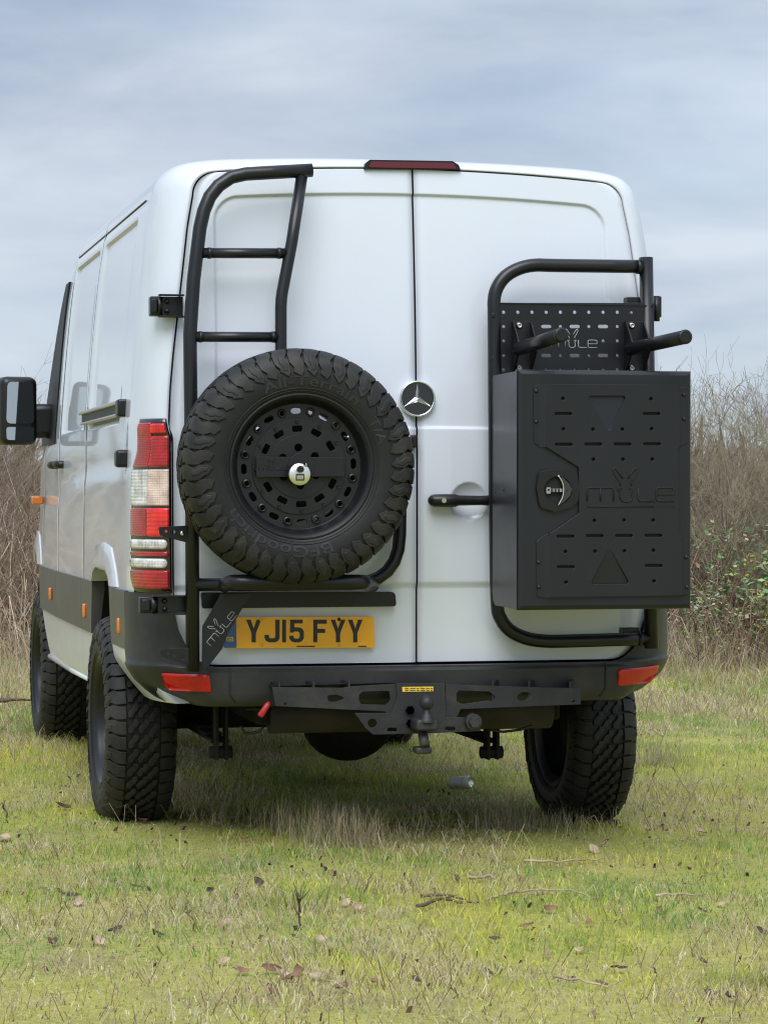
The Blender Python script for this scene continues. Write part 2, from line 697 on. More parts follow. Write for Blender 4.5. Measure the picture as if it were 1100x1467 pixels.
def side_disp(y, z):
    """inward press of the side panels"""
    d = 0.0
    c = crease_z(y)
    d += 0.006 * smooth01(c + 0.26, c + 0.012, z) * (1 - smooth01(c + 0.010, c - 0.035, z))
    for y0, y1 in ((0.60, 1.63), (1.80, 2.72)):
        iy = smooth01(y0 - 0.004, y0 + 0.03, y) * (1 - smooth01(y1 - 0.03, y1 + 0.004, y))
        iz = smooth01(1.496, 1.52, z) * (1 - smooth01(2.222, 2.236, z))
        d += 0.013 * iy * iz
    return d


# ---- rear door outline
ZB, ZT0 = 0.657, 2.345
SPLIT = 0.0030


def door_zt(x):
    return 2.372 - 0.027 * (abs(x) / 0.70) ** 2


def door_hw(zn):
    if zn >= 2.27:
        r = 0.075
        q = min(1.0, (zn - 2.27) / r)
        return 0.768 - r * (1 - math.sqrt(max(0, 1 - q * q)))
    if zn <= 0.86:
        q = min(1.0, (0.86 - zn) / 0.203)
        return 0.84 - 0.13 * (1 - math.sqrt(max(0, 1 - q * q)))
    return float(np.interp(zn, [0.86, 0.92, 1.0, 1.2, 1.44, 1.475, 1.6, 1.73, 1.87, 2.0, 2.163, 2.27],
                           [0.84, 0.843, 0.844, 0.845, 0.846, 0.858, 0.853, 0.841, 0.824, 0.808, 0.788, 0.768]))


def door_z(x, zn):
    return ZB + (zn - ZB) * (door_zt(x) - ZB) / (ZT0 - ZB)


def door_y(x, z):
    lean = 0.07 * max(0.0, (z - 1.3) / 1.05) ** 2
    return lean + 0.025 * (x / 0.85) ** 2


GAPW = 0.006
_zn = list(np.linspace(ZB, 0.86, 12)) + list(np.linspace(0.88, 2.25, 50)) + list(2.27 + 0.075 * np.sin(np.linspace(0, PI / 2, 10)))
OUTL = [(door_hw(z), door_z(door_hw(z), z)) for z in _zn] + [(x, door_zt(x)) for x in np.linspace(0.69, 0, 16)][1:]


def outl_at(z):
    """outline half width at true height z on the straight part"""
    zs = [p[1] for p in OUTL[:70]]
    return float(np.interp(z, zs, [p[0] for p in OUTL[:70]]))


def _arc_param(pts):
    d = [0.0]
    for a, b in zip(pts, pts[1:]):
        d.append(d[-1] + math.hypot(b[0] - a[0], b[1] - a[1]))
    return [q / d[-1] for q in d]


_cor = [(outl_at(2.20), 2.20)] + [p for p in OUTL if p[1] > 2.205]
_cp = _arc_param(_cor)
_rp = _arc_param(ROOF)


def rim_outline(i):
    wv, z = PROFILE[i]
    if i < NSIDE:
        zz = z if z < 1.9 else 1.9 + (z - 1.9) * (2.20 - 1.9) / (2.25 - 1.9)
        return outl_at(zz) + GAPW, zz
    t = _rp[i - NSIDE]
    x = float(np.interp(t, _cp, [p[0] for p in _cor]))
    z = float(np.interp(t, _cp, [p[1] for p in _cor]))
    k = min(1.0, t * 3)
    return x + GAPW * (1 - t), z + GAPW * k


YC = 0.34                             # where the rounded rear corner ends


def corner_pt(i, th):
    """rear corner surface of profile row i, th 0 (door edge) .. pi/2 (flank)"""
    wf, zf = PROFILE[i]
    wo, zo = rim_outline(i)
    y0 = door_y(wo, zo) + 0.004
    s, c = math.sin(th), 1 - math.cos(th)
    return (lerp(wo, wf, s), y0 + (YC - y0) * c, lerp(zo, zf, s))


def corner_at(z, th):
    """the same at a given height on the flank (below the roof)"""
    wf = side_w(z)
    wo = outl_at(z) + GAPW
    y0 = door_y(wo, z) + 0.004
    s, c = math.sin(th), 1 - math.cos(th)
    return Vector((lerp(wo, wf, s), y0 + (YC - y0) * c, z))


# ---- body shell
def nose(y):
    """roof height and width factor along the length"""
    if y < 2.75:
        return 2.43, 1.0
    pts = [(2.75, 2.43), (3.0, 2.405), (3.15, 2.36), (4.02, 1.50), (4.12, 1.44), (4.85, 1.22), (5.1, 1.08), (5.22, 0.92)]
    hz = float(np.interp(y, [p[0] for p in pts], [p[1] for p in pts]))
    wf = float(np.interp(y, [2.75, 3.7, 4.3, 4.8, 5.1, 5.22], [1.0, 0.985, 0.955, 0.90, 0.80, 0.66]))
    return hz, wf


SEAMS = [1.715, 2.78, 3.62]
_ys = list(np.linspace(YC, 5.22, 60)) + [0.60, 0.605, 0.615, 0.63, 1.60, 1.615, 1.63, 1.634, 1.80, 1.81, 1.83, 2.69, 2.715, 2.724, 0.68, 1.30]
for s_ in SEAMS:
    _ys += [s_ - 0.006, s_ - 0.0025, s_ + 0.0025, s_ + 0.006]
BODY_Y = sorted(set(round(v, 4) for v in _ys))
_o = [BODY_Y[0]]
for v in BODY_Y[1:]:
    if v - _o[-1] > 0.0021:
        _o.append(v)
BODY_Y = _o
half = PROFILE
NP_ = len(half)


def ring(fn):
    rt = [fn(i, 1) for i in range(NP_)]
    lf = [fn(i, -1) for i in range(NP_ - 2, -1, -1)]
    return rt + lf


rows = []
THS = [0.0, 0.10, 0.22, 0.36, 0.52, 0.68, 0.84, 1.0, 1.16, 1.32, 1.46]
# fold into the door gap first
def fold(i, sg):
    x, y, z = corner_pt(i, 0.0)
    return Vector((sg * x, y + 0.035, z))
rows.append(ring(fold))
for th in THS:
    rows.append(ring(lambda i, sg: Vector((sg * corner_pt(i, th)[0], corner_pt(i, th)[1], corner_pt(i, th)[2]))))
NRIM = len(rows)
for y in BODY_Y:
    hz, wf = nose(y)

    def pt(i, sg):
        x, z = half[i]
        dsp = side_disp(y, z) if i <= NSIDE else 0.0
        if hz < 2.43:
            k = min(1.0, (hz - 0.90) / (2.43 - 0.90))
            zz = 0.90 + (z - 0.90) * k if hz < 1.5 else (z if z < 1.35 else 1.35 + (z - 1.35) * (hz - 1.35) / (2.43 - 1.35))
            xx = x if z < 1.35 else lerp(x, min(x, side_w(min(zz, 2.25)) * (x / side_w(min(z, 2.25)))), 0.5)
            z, x = zz, xx
        for s_ in SEAMS:
            if abs(y - s_) < 0.003 and i <= NSIDE + 2:
                dsp += 0.008
        if i == NSIDE + 2:
            dsp += 0.004
        return Vector((sg * (x - dsp) * wf, y, z))
    rows.append(ring(pt))
mb = MB()
V = mb.grid(rows, True, flip=True)
# close the nose
mb.face([v for v in V[-1]])
# gap and glass faces, rear arch cut
mb.bm.faces.ensure_lookup_table()
kill = []
for f in mb.bm.faces:
    c = f.calc_center_median()
    n = len(f.verts)
    if n == 4:
        ys = [v.co.y for v in f.verts]
        if max(ys) - min(ys) < 0.0045 and any(abs(c.y - s_) < 0.0045 for s_ in SEAMS) and abs(c.x) > 0.6:
            f.material_index = 1
        if c.z < 0.955 and (0.68 < c.y < 1.30 or 3.95 < c.y < 4.55):
            kill.append(f)
        if 3.16 < c.y < 4.02 and abs(c.x) < 0.80 and c.z > 1.45:
            f.material_index = 2
for f in list(kill):
    mb.bm.faces.remove(f)
body = mb.build('body', ['white_paint', 'gap_rubber', 'dark_glass'], van, recalc=False)

# roof gutter line
for sg in (-1, 1):
    mb = MB()
    gx_, gz_ = ROOF[2]
    mb.tube([(sg * (gx_ - 0.0012), 0.47, gz_), (sg * (gx_ - 0.0012), 1.6, gz_), (sg * (gx_ - 0.0012), 2.75, gz_)], 0.0030, 6)
    mb.build('roof_gutter', 'grey_cladding', van)
# dark backing behind the door gaps
mb = MB()
rr = [[Vector((x * k, door_y(x, z) + 0.032, z)) for (x, z) in OUTL] for k in (-1.02, 1.02)]
cl = [[Vector((OUTL[j][0] * u, door_y(OUTL[j][0] * u, OUTL[j][1]) + 0.032, OUTL[j][1])) for u in np.linspace(-1.02, 1.02, 17)] for j in range(70)]
mb.grid(cl, True)
mb.build('door_seal', 'gap_rubber', van)


# ---- rear doors
def door_disp(x, zn):
    """inward press of the door skin (x unsigned)"""
    d = 0.0
    # upper blanked window field: a rounded-corner field, stepped in
    rr_ = 0.085
    qx, qz = x - (0.702 - rr_), zn - (2.262 - rr_)
    sdist = min(max(qx, qz), 0.0) + math.hypot(max(qx, 0.0), max(qz, 0.0)) - rr_
    d += 0.010 * smooth01(0.001, -0.009, sdist) * smooth01(1.454, 1.464, zn)
    # lower press line
    d += 0.010 * (1 - smooth01(0.908, 0.934, zn))
    return d


def make_door(sg):
    zn = sorted(set(round(v, 5) for v in
                    list(ZB + 0.203 * (1 - np.cos(np.linspace(0, PI / 2, 12)))) + list(np.linspace(0.86, 2.27, 60))
                    + list(2.27 + 0.075 * np.sin(np.linspace(0, PI / 2, 9)))
                    + [0.892, 0.90, 0.908, 0.916, 0.924, 0.932, 0.940, 0.948, 1.448, 1.453, 1.456, 1.459, 1.462, 1.465, 1.470]
                    + list(np.linspace(2.16, 2.275, 42)) + (list(np.linspace(1.14, 1.29, 34)) if sg > 0 else [])))
    us = list(np.linspace(0, 1, 33)) + list(np.linspace(0.77, 0.94, 30)) + (list(np.linspace(0.12, 0.33, 34)) if sg > 0 else [])
    us = sorted(set(round(u, 4) for u in us))
    dense_c = None
    rows = []
    for z_ in zn:
        h = door_hw(z_)
        row = []
        for u in us:
            x = SPLIT + u * (h - SPLIT)
            z = door_z(x, z_)
            y = door_y(x, z) + door_disp(x, z_)
            # hand recess behind the handle
            if sg > 0:
                c = at(672, 718, 0)
                rr_ = math.hypot(x - c.x, z - c.z) / 0.066
                if rr_ < 1:
                    y += 0.026 * (1 - rr_ ** 2) ** 0.85
            # edge roll
            e = min(u * (h - SPLIT), (1 - u) * (h - SPLIT))
            y += 0.004 * (1 - smooth01(0.0, 0.008, e))
            row.append(Vector((sg * x, y, z)))
        rows.append(row)
    m = MB()
    V = m.grid(rows, True, flip=(sg > 0))
    # return flanges
    def flange(vs):
        q = [m.bm.verts.new(v.co + Vector((0, 0.022, 0))) for v in vs]
        for a in range(len(vs) - 1):
            f = m.face([vs[a], vs[a + 1], q[a + 1], q[a]])
            if f:
                f.material_index = 1
    flange([r[0] for r in V])
    flange([r[-1] for r in V])
    flange(V[0])
    flange(V[-1])
    return m.build('rear_door', ['white_paint', 'gap_rubber'], van, recalc=False)


door_l = make_door(-1)
door_r = make_door(1)

# brake light in the header
mb = MB()
o = [(523, 240), (524, 233), (529, 229), (650, 230), (657, 234), (659, 242)]
cl = []
pxplate(mb, 0.062, [(522, 242), (523, 234), (530, 228.5), (648, 230.5), (657, 236), (660, 243.5), (590, 242.5)], [], 0.03)
bl = mb.build('brake_light', 'black_plastic', van)
mb = MB()
pxplate(mb, 0.056, roundpoly([(528, 239.5), (532, 231), (648, 233), (655, 241.5)], 2), [], 0.012)
mb.build('red_lens', 'dark_red_lens', bl)

# roof ribs and aerial base hints
mb = MB()
for xx in (-0.45, -0.15, 0.15, 0.45):
    mb.box((xx, 1.6, 2.4275 - 0.012 * abs(xx)), (0.05, 2.0, 0.008), bevel=0.003)
mb.build_each('roof_rib', 'white_paint', van)


# ---- badge
bc = at(598, 571, 0.0)
bcm = Matrix(((1, 0, 0, bc.x), (0, 0, -1, 0.012), (0, 1, 0, bc.z), (0, 0, 0, 1)))
mb = MB()
mb.disc((0, 0), 0.061, 40, bcm, -0.012, 0.012)
badge = mb.build('badge', 'badge_black', van)
mb = MB()
mb.lathe([(0.0555, 0.010), (0.056, 0.016), (0.059, 0.019), (0.0625, 0.016), (0.0635, 0.008), (0.063, -0.012)], 48, bcm)
mb.build('ring', 'chrome', badge)
mb = MB()
for k in range(3):
    a = PI / 2 + k * 2 * PI / 3
    d = Vector((math.cos(a), math.sin(a)))
    for sgn in (1, -1):
        b = a + sgn * PI / 3
        e = Vector((math.cos(b), math.sin(b))) * 0.0105
        tri = [(0, 0, 0.021), (d.x * 0.055, d.y * 0.055, 0.0135), (e.x, e.y, 0.0125)]
        mb.face([mb.bm.verts.new(bcm @ Vector(t)) for t in (tri if sgn > 0 else tri[::-1])])
mb.build('star', 'star_metal', badge, weld=True)

# ---- rear door handle
mb = MB()
p0, p1, p2 = at(616, 717, -0.03), at(655, 717, -0.035), at(712, 716, -0.03)
mb.tube([at(614, 717, -0.022), at(617, 717, -0.026), at(622, 717, -0.03), at(636, 717, -0.033), at(652, 717, -0.033), at(657, 717, -0.034), at(690, 717, -0.034), at(702, 717, -0.03), at(712, 717, -0.02)],
        0.016, 12, True, [0.010, 0.018, 0.0215, 0.0225, 0.0225, 0.018, 0.0165, 0.019, 0.019])
mb.box((at(634, 717, 0).x, -0.008, at(634, 717, 0).z), (0.06, 0.03, 0.03), bevel=0.006)
hd = mb.build('door_handle', 'black_plastic', door_r) if False else mb.build('door_handle', 'black_plastic', van)
mb = MB()
k_ = at(636, 717, -0.056)
mb.disc((0, 0), 0.0085, 16, Matrix(((1, 0, 0, k_.x), (0, 0, -1, -0.052), (0, 1, 0, k_.z), (0, 0, 0, 1))), 0, 0.006)
mb.build('lock_barrel', 'steel', hd)
# door catch by the spare wheel
mb = MB()
c_ = at(593, 632, -0.02)
mb.box((c_.x, -0.012, c_.z), (0.022, 0.04, 0.045), bevel=0.006)
mb.build('door_buffer', 'black_plastic', van)
# grab strip over the number plate
mb = MB()
pxplate(mb, -0.020, roundpoly([(288, 849), (566, 848), (568, 869), (470, 870), (290, 872)], [3, 7, 5, 2, 3]), [], 0.018)
mb.build('plate_lamp_strip', 'black_plastic', van)

# ---- number plate
YP = -0.014
mb = MB()
pxplate(mb, YP, roundpoly([(318, 884.5), (535.5, 883.5), (537, 928), (320, 929)], 3), [], 0.012)
plate = mb.build('number_plate', 'plate_yellow', van)
mb = MB()
pxplate(mb, YP - 0.0015, roundpoly([(319.5, 885), (338, 885), (339, 928.3), (320.5, 928.3)], 2), [], 0.001)
mb.build('country_band', 'plate_blue', plate)
GL = {
    'Y': [(0, 79), (15, 79), (25, 47), (35, 79), (50, 79), (32, 32), (32, 0), (18, 0), (18, 32)],
    'F': [(0, 0), (0, 79), (48, 79), (48, 65), (14, 65), (14, 47), (42, 47), (42, 33), (14, 33), (14, 0)],
    '1': [(0, 0), (0, 79), (14, 79), (14, 0)],
    'J': [(36, 79), (50, 79), (50, 16), (46, 6), (36, 0), (14, 0), (4, 6), (0, 16), (0, 26), (14, 26), (14, 19), (18, 14), (32, 14), (36, 19)],
    '5': [(46, 79), (3, 79), (2, 34), (14, 34), (18, 38), (30, 38), (36, 33), (36, 19), (31, 13), (19, 13), (14, 18), (14, 23), (0, 23),
          (1, 12), (8, 3), (16, 0), (34, 0), (44, 5), (50, 14), (50, 38), (44, 48), (34, 52), (17, 52), (17, 66), (46, 66)],
}
for ch, x0, x1 in (('Y', 400, 456), ('J', 469, 525), ('1', 535, 549), ('5', 562, 616), ('F', 652, 702), ('Y', 717, 772), ('Y', 782, 836)):
    gw = 14.0 if ch == '1' else (48.0 if ch == 'F' else 50.0)
    lo = []
    for gx, gy in GL[ch]:
        zx = x0 + gx / gw * (x1 - x0)
        zy = 237 - gy / 79 * 85
        lo.append((200 + zx / 2.619, 830 + zy / 2.619))
    mb = MB()
    pxplate(mb, YP - 0.002, lo, [], 0.0015)
    mb.build('plate_letter', 'plate_ink', plate)
vs, fs = text_shape('GB', 0.021, 0.0004, 0.0006)
c_ = at(329, 919, YP - 0.002)
mb = add_raw(MB(), vs, fs, lambda v: Vector((c_.x + v.x, YP - 0.0026 - v.z, c_.z + v.y)))
mb.build('plate_letter', 'yellow_print', plate)
for px, py, m_ in ((374, 888, 'yellow_print'), (374.5, 924, 'yellow_print'), (485.5, 887.5, 'plate_ink'), (486, 924, 'yellow_print')):
    mb = MB()
    c_ = at(px, py, YP)
    mb.sphere((c_.x, YP - 0.001, c_.z), 0.0062, 10, 6, (1, 0.6, 1))
    mb.build('plate_screw', m_, plate)
mb = MB()
for px, wd in ((437, 24), (447, 8), (519, 12)):
    pxplate(mb, YP - 0.0019, [(px - wd / 2, 925.4), (px + wd / 2, 925.4), (px + wd / 2, 927), (px - wd / 2, 927)], [], 0.0004)
mb.build_each('maker_line', 'plate_ink', plate)


# ---- tail lamps, on the rounded corner
def make_lamp(sg):
    zt, zb = 1.494, 0.905
    t0, t1 = 0.02, 1.10
    mb = MB()

    def surf(z, th, off):
        p = corner_at(z, th)
        q = corner_at(z, th + 0.02)
        tan = (q - p).normalized()
        nrm = Vector((tan.y, -tan.x, 0))
        p = p + nrm * off
        return Vector((sg * p.x, p.y, p.z))

    def edges(z):
        # upper corners pulled in, waist bulging a little towards the flank
        top = smooth01(zt - 0.03, zt, z)
        a = t0 + 0.04 * top
        bb = t1 - 0.20 * smooth01(1.30, 1.40, z) - 0.06 * top - 0.10 * (1 - smooth01(0.905, 0.96, z))
        return a, bb
    zz = np.linspace(zb, zt, 40)
    rows = []
    for z in zz:
        a, bb = edges(z)
        ths = list(np.linspace(a, bb, 18))
        rows.append([surf(z, ths[0] - 0.01, -0.004)] + [surf(z, t, 0.010) for t in ths] + [surf(z, ths[-1] + 0.01, -0.004)])
    rows = [[p - Vector((0, -0.012, 0.004)) for p in rows[0]]] + rows + [[p + Vector((0, 0.012, 0.004)) for p in rows[-1]]]
    mb.grid(rows, True, flip=(sg > 0))
    lamp = mb.build('tail_lamp', 'badge_black', van, recalc=False)

    def lens(name, z0, z1, material, ta=0.0, tb=1.0, off=0.016, pitch=0.0062, rib=0.0006, roundr=0.0):
        n = max(6, int((z1 - z0) / pitch * 4))
        zs = np.linspace(z0, z1, n + 1)
        rows = []
        for k, z in enumerate(zs):
            a, bb = edges(min(max(z, zb), zt))
            a += 0.055
            bb -= 0.03
            a2, b2 = lerp(a, bb, ta), lerp(a, bb, tb)
            if roundr:
                e = min(z - z0, z1 - z)
                sh = roundr * (1 - math.sqrt(max(0, 1 - (1 - min(1, e / ((z1 - z0) / 2))) ** 2)))
                a2 += sh
            ph = (z - z0) / pitch
            edge = min(1.0, min(z - z0, z1 - z) / 0.004)
            o = off * edge + 0.006 * (1 - edge) + rib * (0.5 - abs(ph - round(ph)) * 2) * edge
            ths = np.linspace(a2, b2, 14)
            row = [surf(z, a2 - 0.004, 0.006)] + [surf(z, t, o) for t in ths] + [surf(z, b2 + 0.004, 0.006)]
            rows.append(row)
        m = MB()
        m.grid(rows, True, flip=(sg > 0))
        return m.build(name, material, lamp, recalc=False)
    # split between the ribbed flank half and the prism rear half
    S = 0.52
    lens('red_lens', 1.330, 1.486, 'red_lens', S, 1.0)
    lens('red_lens', 1.330, 1.440, 'red_lens', 0.0, S - 0.01, pitch=0.011)
    lens('red_lens', 1.444, 1.482, 'bright_red_lens', 0.03, S - 0.01, pitch=0.009)
    lens('clear_lens', 1.198, 1.326, 'clear_lens', S, 1.0, pitch=0.012, rib=0.0012)
    lens('indicator_lens', 1.198, 1.326, 'bulb_lens', 0.0, S - 0.01, pitch=0.008, rib=0.0008)
    lens('red_lens', 1.094, 1.194, 'red_lens', S, 1.0)
    lens('red_lens', 1.094, 1.194, 'bright_red_lens', 0.0, S - 0.01, pitch=0.014)
    lens('reversing_lens', 1.050, 1.087, 'clear_lens', 0.04, 1.0, off=0.018, roundr=0.12, pitch=0.02, rib=0.0012)
    lens('red_lens', 1.026, 1.046, 'red_lens', 0.0, 1.0)
    lens('reversing_lens', 0.986, 1.022, 'clear_lens', 0.04, 1.0, off=0.018, roundr=0.12, pitch=0.02, rib=0.0012)
    lens('red_lens', 0.914, 0.982, 'red_lens', 0.0, 1.0, pitch=0.011)
    return lamp


make_lamp(-1)
make_lamp(1)


# ---- rear bumper
def bumper_top(x):
    ax = abs(x)
    if ax >= 0.86:
        return 0.902
    if ax <= 0.70:
        return 0.650
    q = (ax - 0.70) / 0.16
    return 0.650 + 0.252 * (1 - math.sqrt(max(0, 1 - min(1, q) ** 2.2)))


def bumper_path():
    """half path in plan from the centre to the flank: list of (x, y of the face)"""
    p = []
    for x in np.linspace(0, 0.71, 12):
        p.append((x, -0.075 + 0.03 * (x / 0.71) ** 3))
    for t in np.linspace(0.06, 1, 16):
        a = t * PI / 2
        p.append((0.71 + 0.279 * math.sin(a), -0.045 + 0.32 * (1 - math.cos(a))))
    return p


bp = bumper_path()
BZ = [0.902, 0.86, 0.80, 0.74, 0.70, 0.672, 0.662, 0.655, 0.650, 0.644, 0.634, 0.60, 0.565, 0.54, 0.526, 0.516, 0.512]


def bumper_row(sgn):
    res = []
    for k, (x, y) in enumerate(bp):
        nx, ny = (0, -1)
        if k > 0:
            a, b = bp[max(0, k - 1)], bp[min(len(bp) - 1, k + 1)]
            tx, ty = b[0] - a[0], b[1] - a[1]
            ln = math.hypot(tx, ty)
            nx, ny = ty / ln, -tx / ln
        zt = bumper_top(x)
        corner = smooth01(0.70, 0.90, x)
        col = []
        for z in BZ:
            z2 = min(z, zt)
            # inset of the upper part (behind the step), then the face, then tuck under
            up = lerp(0.062, 0.007, corner)
            o = -up * smooth01(0.652, 0.660, z) if z > 0.652 else 0.0
            if 0.640 < z <= 0.652:
                o = -up * 0.15
            if z < 0.655:
                o -= 0.046 * corner * ((0.655 - z) / 0.08) ** 1.2
            if z < 0.60:
                o -= lerp(0.008, 0.05, corner) * ((0.60 - z) / 0.09) ** 1.5
            if z <= 0.526:
                o -= 0.010 + (0.526 - z) * 2.0
            if z <= 0.512:
                o -= 0.06
            cut = (max(0.0, 0.70 - z2) * 0.75 * smooth01(0.10, 0.27, y)) if sgn < 0 else -0.17 * smooth01(0.18, 0.275, y)      # lower edge swept back to the white skirt
            col.append(Vector((sgn * (x + nx * o), y + ny * o - cut, z2)))
        res.append(col)
    return res


mb = MB()
rt = bumper_row(1)
lf = bumper_row(-1)
full = list(reversed(lf))[:-1] + rt
mb.grid(full, True)
bumper = mb.build('rear_bumper', 'bumper_plastic', van, weld=True, auto=40)
# joints of the corner pieces
for sg in (-1, 1):
    mb = MB()
    x = sg * 0.665
    mb.tube([(x, -0.052, 0.648), (x, -0.0525, 0.60), (x, -0.050, 0.56), (x - sg * 0.02, -0.045, 0.53)], 0.003, 6)
    mb.build('panel_joint', 'gap_rubber', bumper)
# reflectors
def bump_y(x):
    ax = abs(x)
    return float(np.interp(ax, [p[0] for p in bp[:-2]], [p[1] for p in bp[:-2]]))


for lp in (([(232, 965), (302, 967), (303, 992.5), (244, 990), (236, 980)]), ([(886, 959), (946, 953.5), (944, 967), (934, 979), (886, 983.5)])):
    mb = MB()
    q2 = []
    for p in lp:
        yq = -0.03
        for _k in range(6):
            v_ = at(p[0], p[1], yq)
            yq = bump_y(v_.x) - 0.004
        q2.append((v_.x, v_.z))
    o2 = roundpoly(q2, 0.003, 2)
    tris_rows = []
    top = [Vector((x, bump_y(x) - 0.009 + (0.006 if z < 0.60 else 0) , z)) for x, z in o2]
    bot = [v + Vector((0, 0.03, 0)) for v in top]
    # fan grid with a few inner columns so that the lens follows the corner
    xs0, xs1 = min(p[0] for p in o2), max(p[0] for p in o2)

    def zr_(x):
        zs = []
        for a, b in zip(o2, o2[1:] + o2[:1]):
            if (a[0] - x) * (b[0] - x) <= 0 and abs(a[0] - b[0]) > 1e-9:
                zs.append(lerp(a[1], b[1], (x - a[0]) / (b[0] - a[0])))
        return (min(zs), max(zs)) if len(zs) > 1 else (o2[0][1], o2[0][1])
    g = []
    for x in np.linspace(xs0 + 1e-4, xs1 - 1e-4, 20):
        z0, z1 = zr_(x)
        col = [Vector((x, bump_y(x) + 0.02, z0))]
        for t in np.linspace(0, 1, 7):
            z = lerp(z0, z1, t)
            cr_ = smooth01(0.70, 0.90, abs(x))
            ins_ = lerp(0.0, 0.046, cr_) * (max(0, 0.655 - z) / 0.08) ** 1.2 + max(0, 0.6 - z) * 0.2
            col.append(Vector((x, bump_y(x) - 0.007 + ins_, z)))
        col.append(Vector((x, bump_y(x) + 0.02, z1)))
        g.append(col)
    g = [[p + Vector((0, 0.02, 0)) for p in g[0]]] + g + [[p + Vector((0, 0.02, 0)) for p in g[-1]]]
    mb.grid(g, True)
    mb.build('reflector', 'red_reflector', van)

# ---- lower flank: grey cladding and white skirts between the arches
def strip(name, material, y0t, y0b, y1t, y1b, z0, z1, off, sg, ny=10, nz=6, bulge=0.0, tuck=0.0, parent=van):
    """panel on the flank following side_w, standing off the body, ends slanting"""
    m = MB()
    rows = []
    for j in range(nz + 1):
        z = lerp(z0, z1, j / nz)
        ya, yb = lerp(y0b, y0t, j / nz), lerp(y1b, y1t, j / nz)
        r = []
        for k in range(ny + 1):
            y = lerp(ya, yb, k / ny)
            o = off + bulge * math.sin(PI * j / nz) - tuck * (max(0.0, 0.655 - z) / 0.08) ** 1.2
            wv = side_w(z) * nose(y)[1]
            if y < YC:
                wv = wv - 0.10 * ((YC - y) / YC) ** 2
            r.append(Vector((sg * (wv + o), y, z)))
        r = [r[0] + Vector((-sg * 0.05, 0.0, 0))] + r + [r[-1] + Vector((-sg * 0.05, 0.0, 0))]
        rows.append(r)
    rows = [[p + Vector((-sg * 0.05, 0, 0.0)) for p in rows[0]]] + rows + [[p + Vector((-sg * 0.05, 0, 0)) for p in rows[-1]]]
    m.grid(rows, True)
    return m.build(name, material, parent, auto=35)


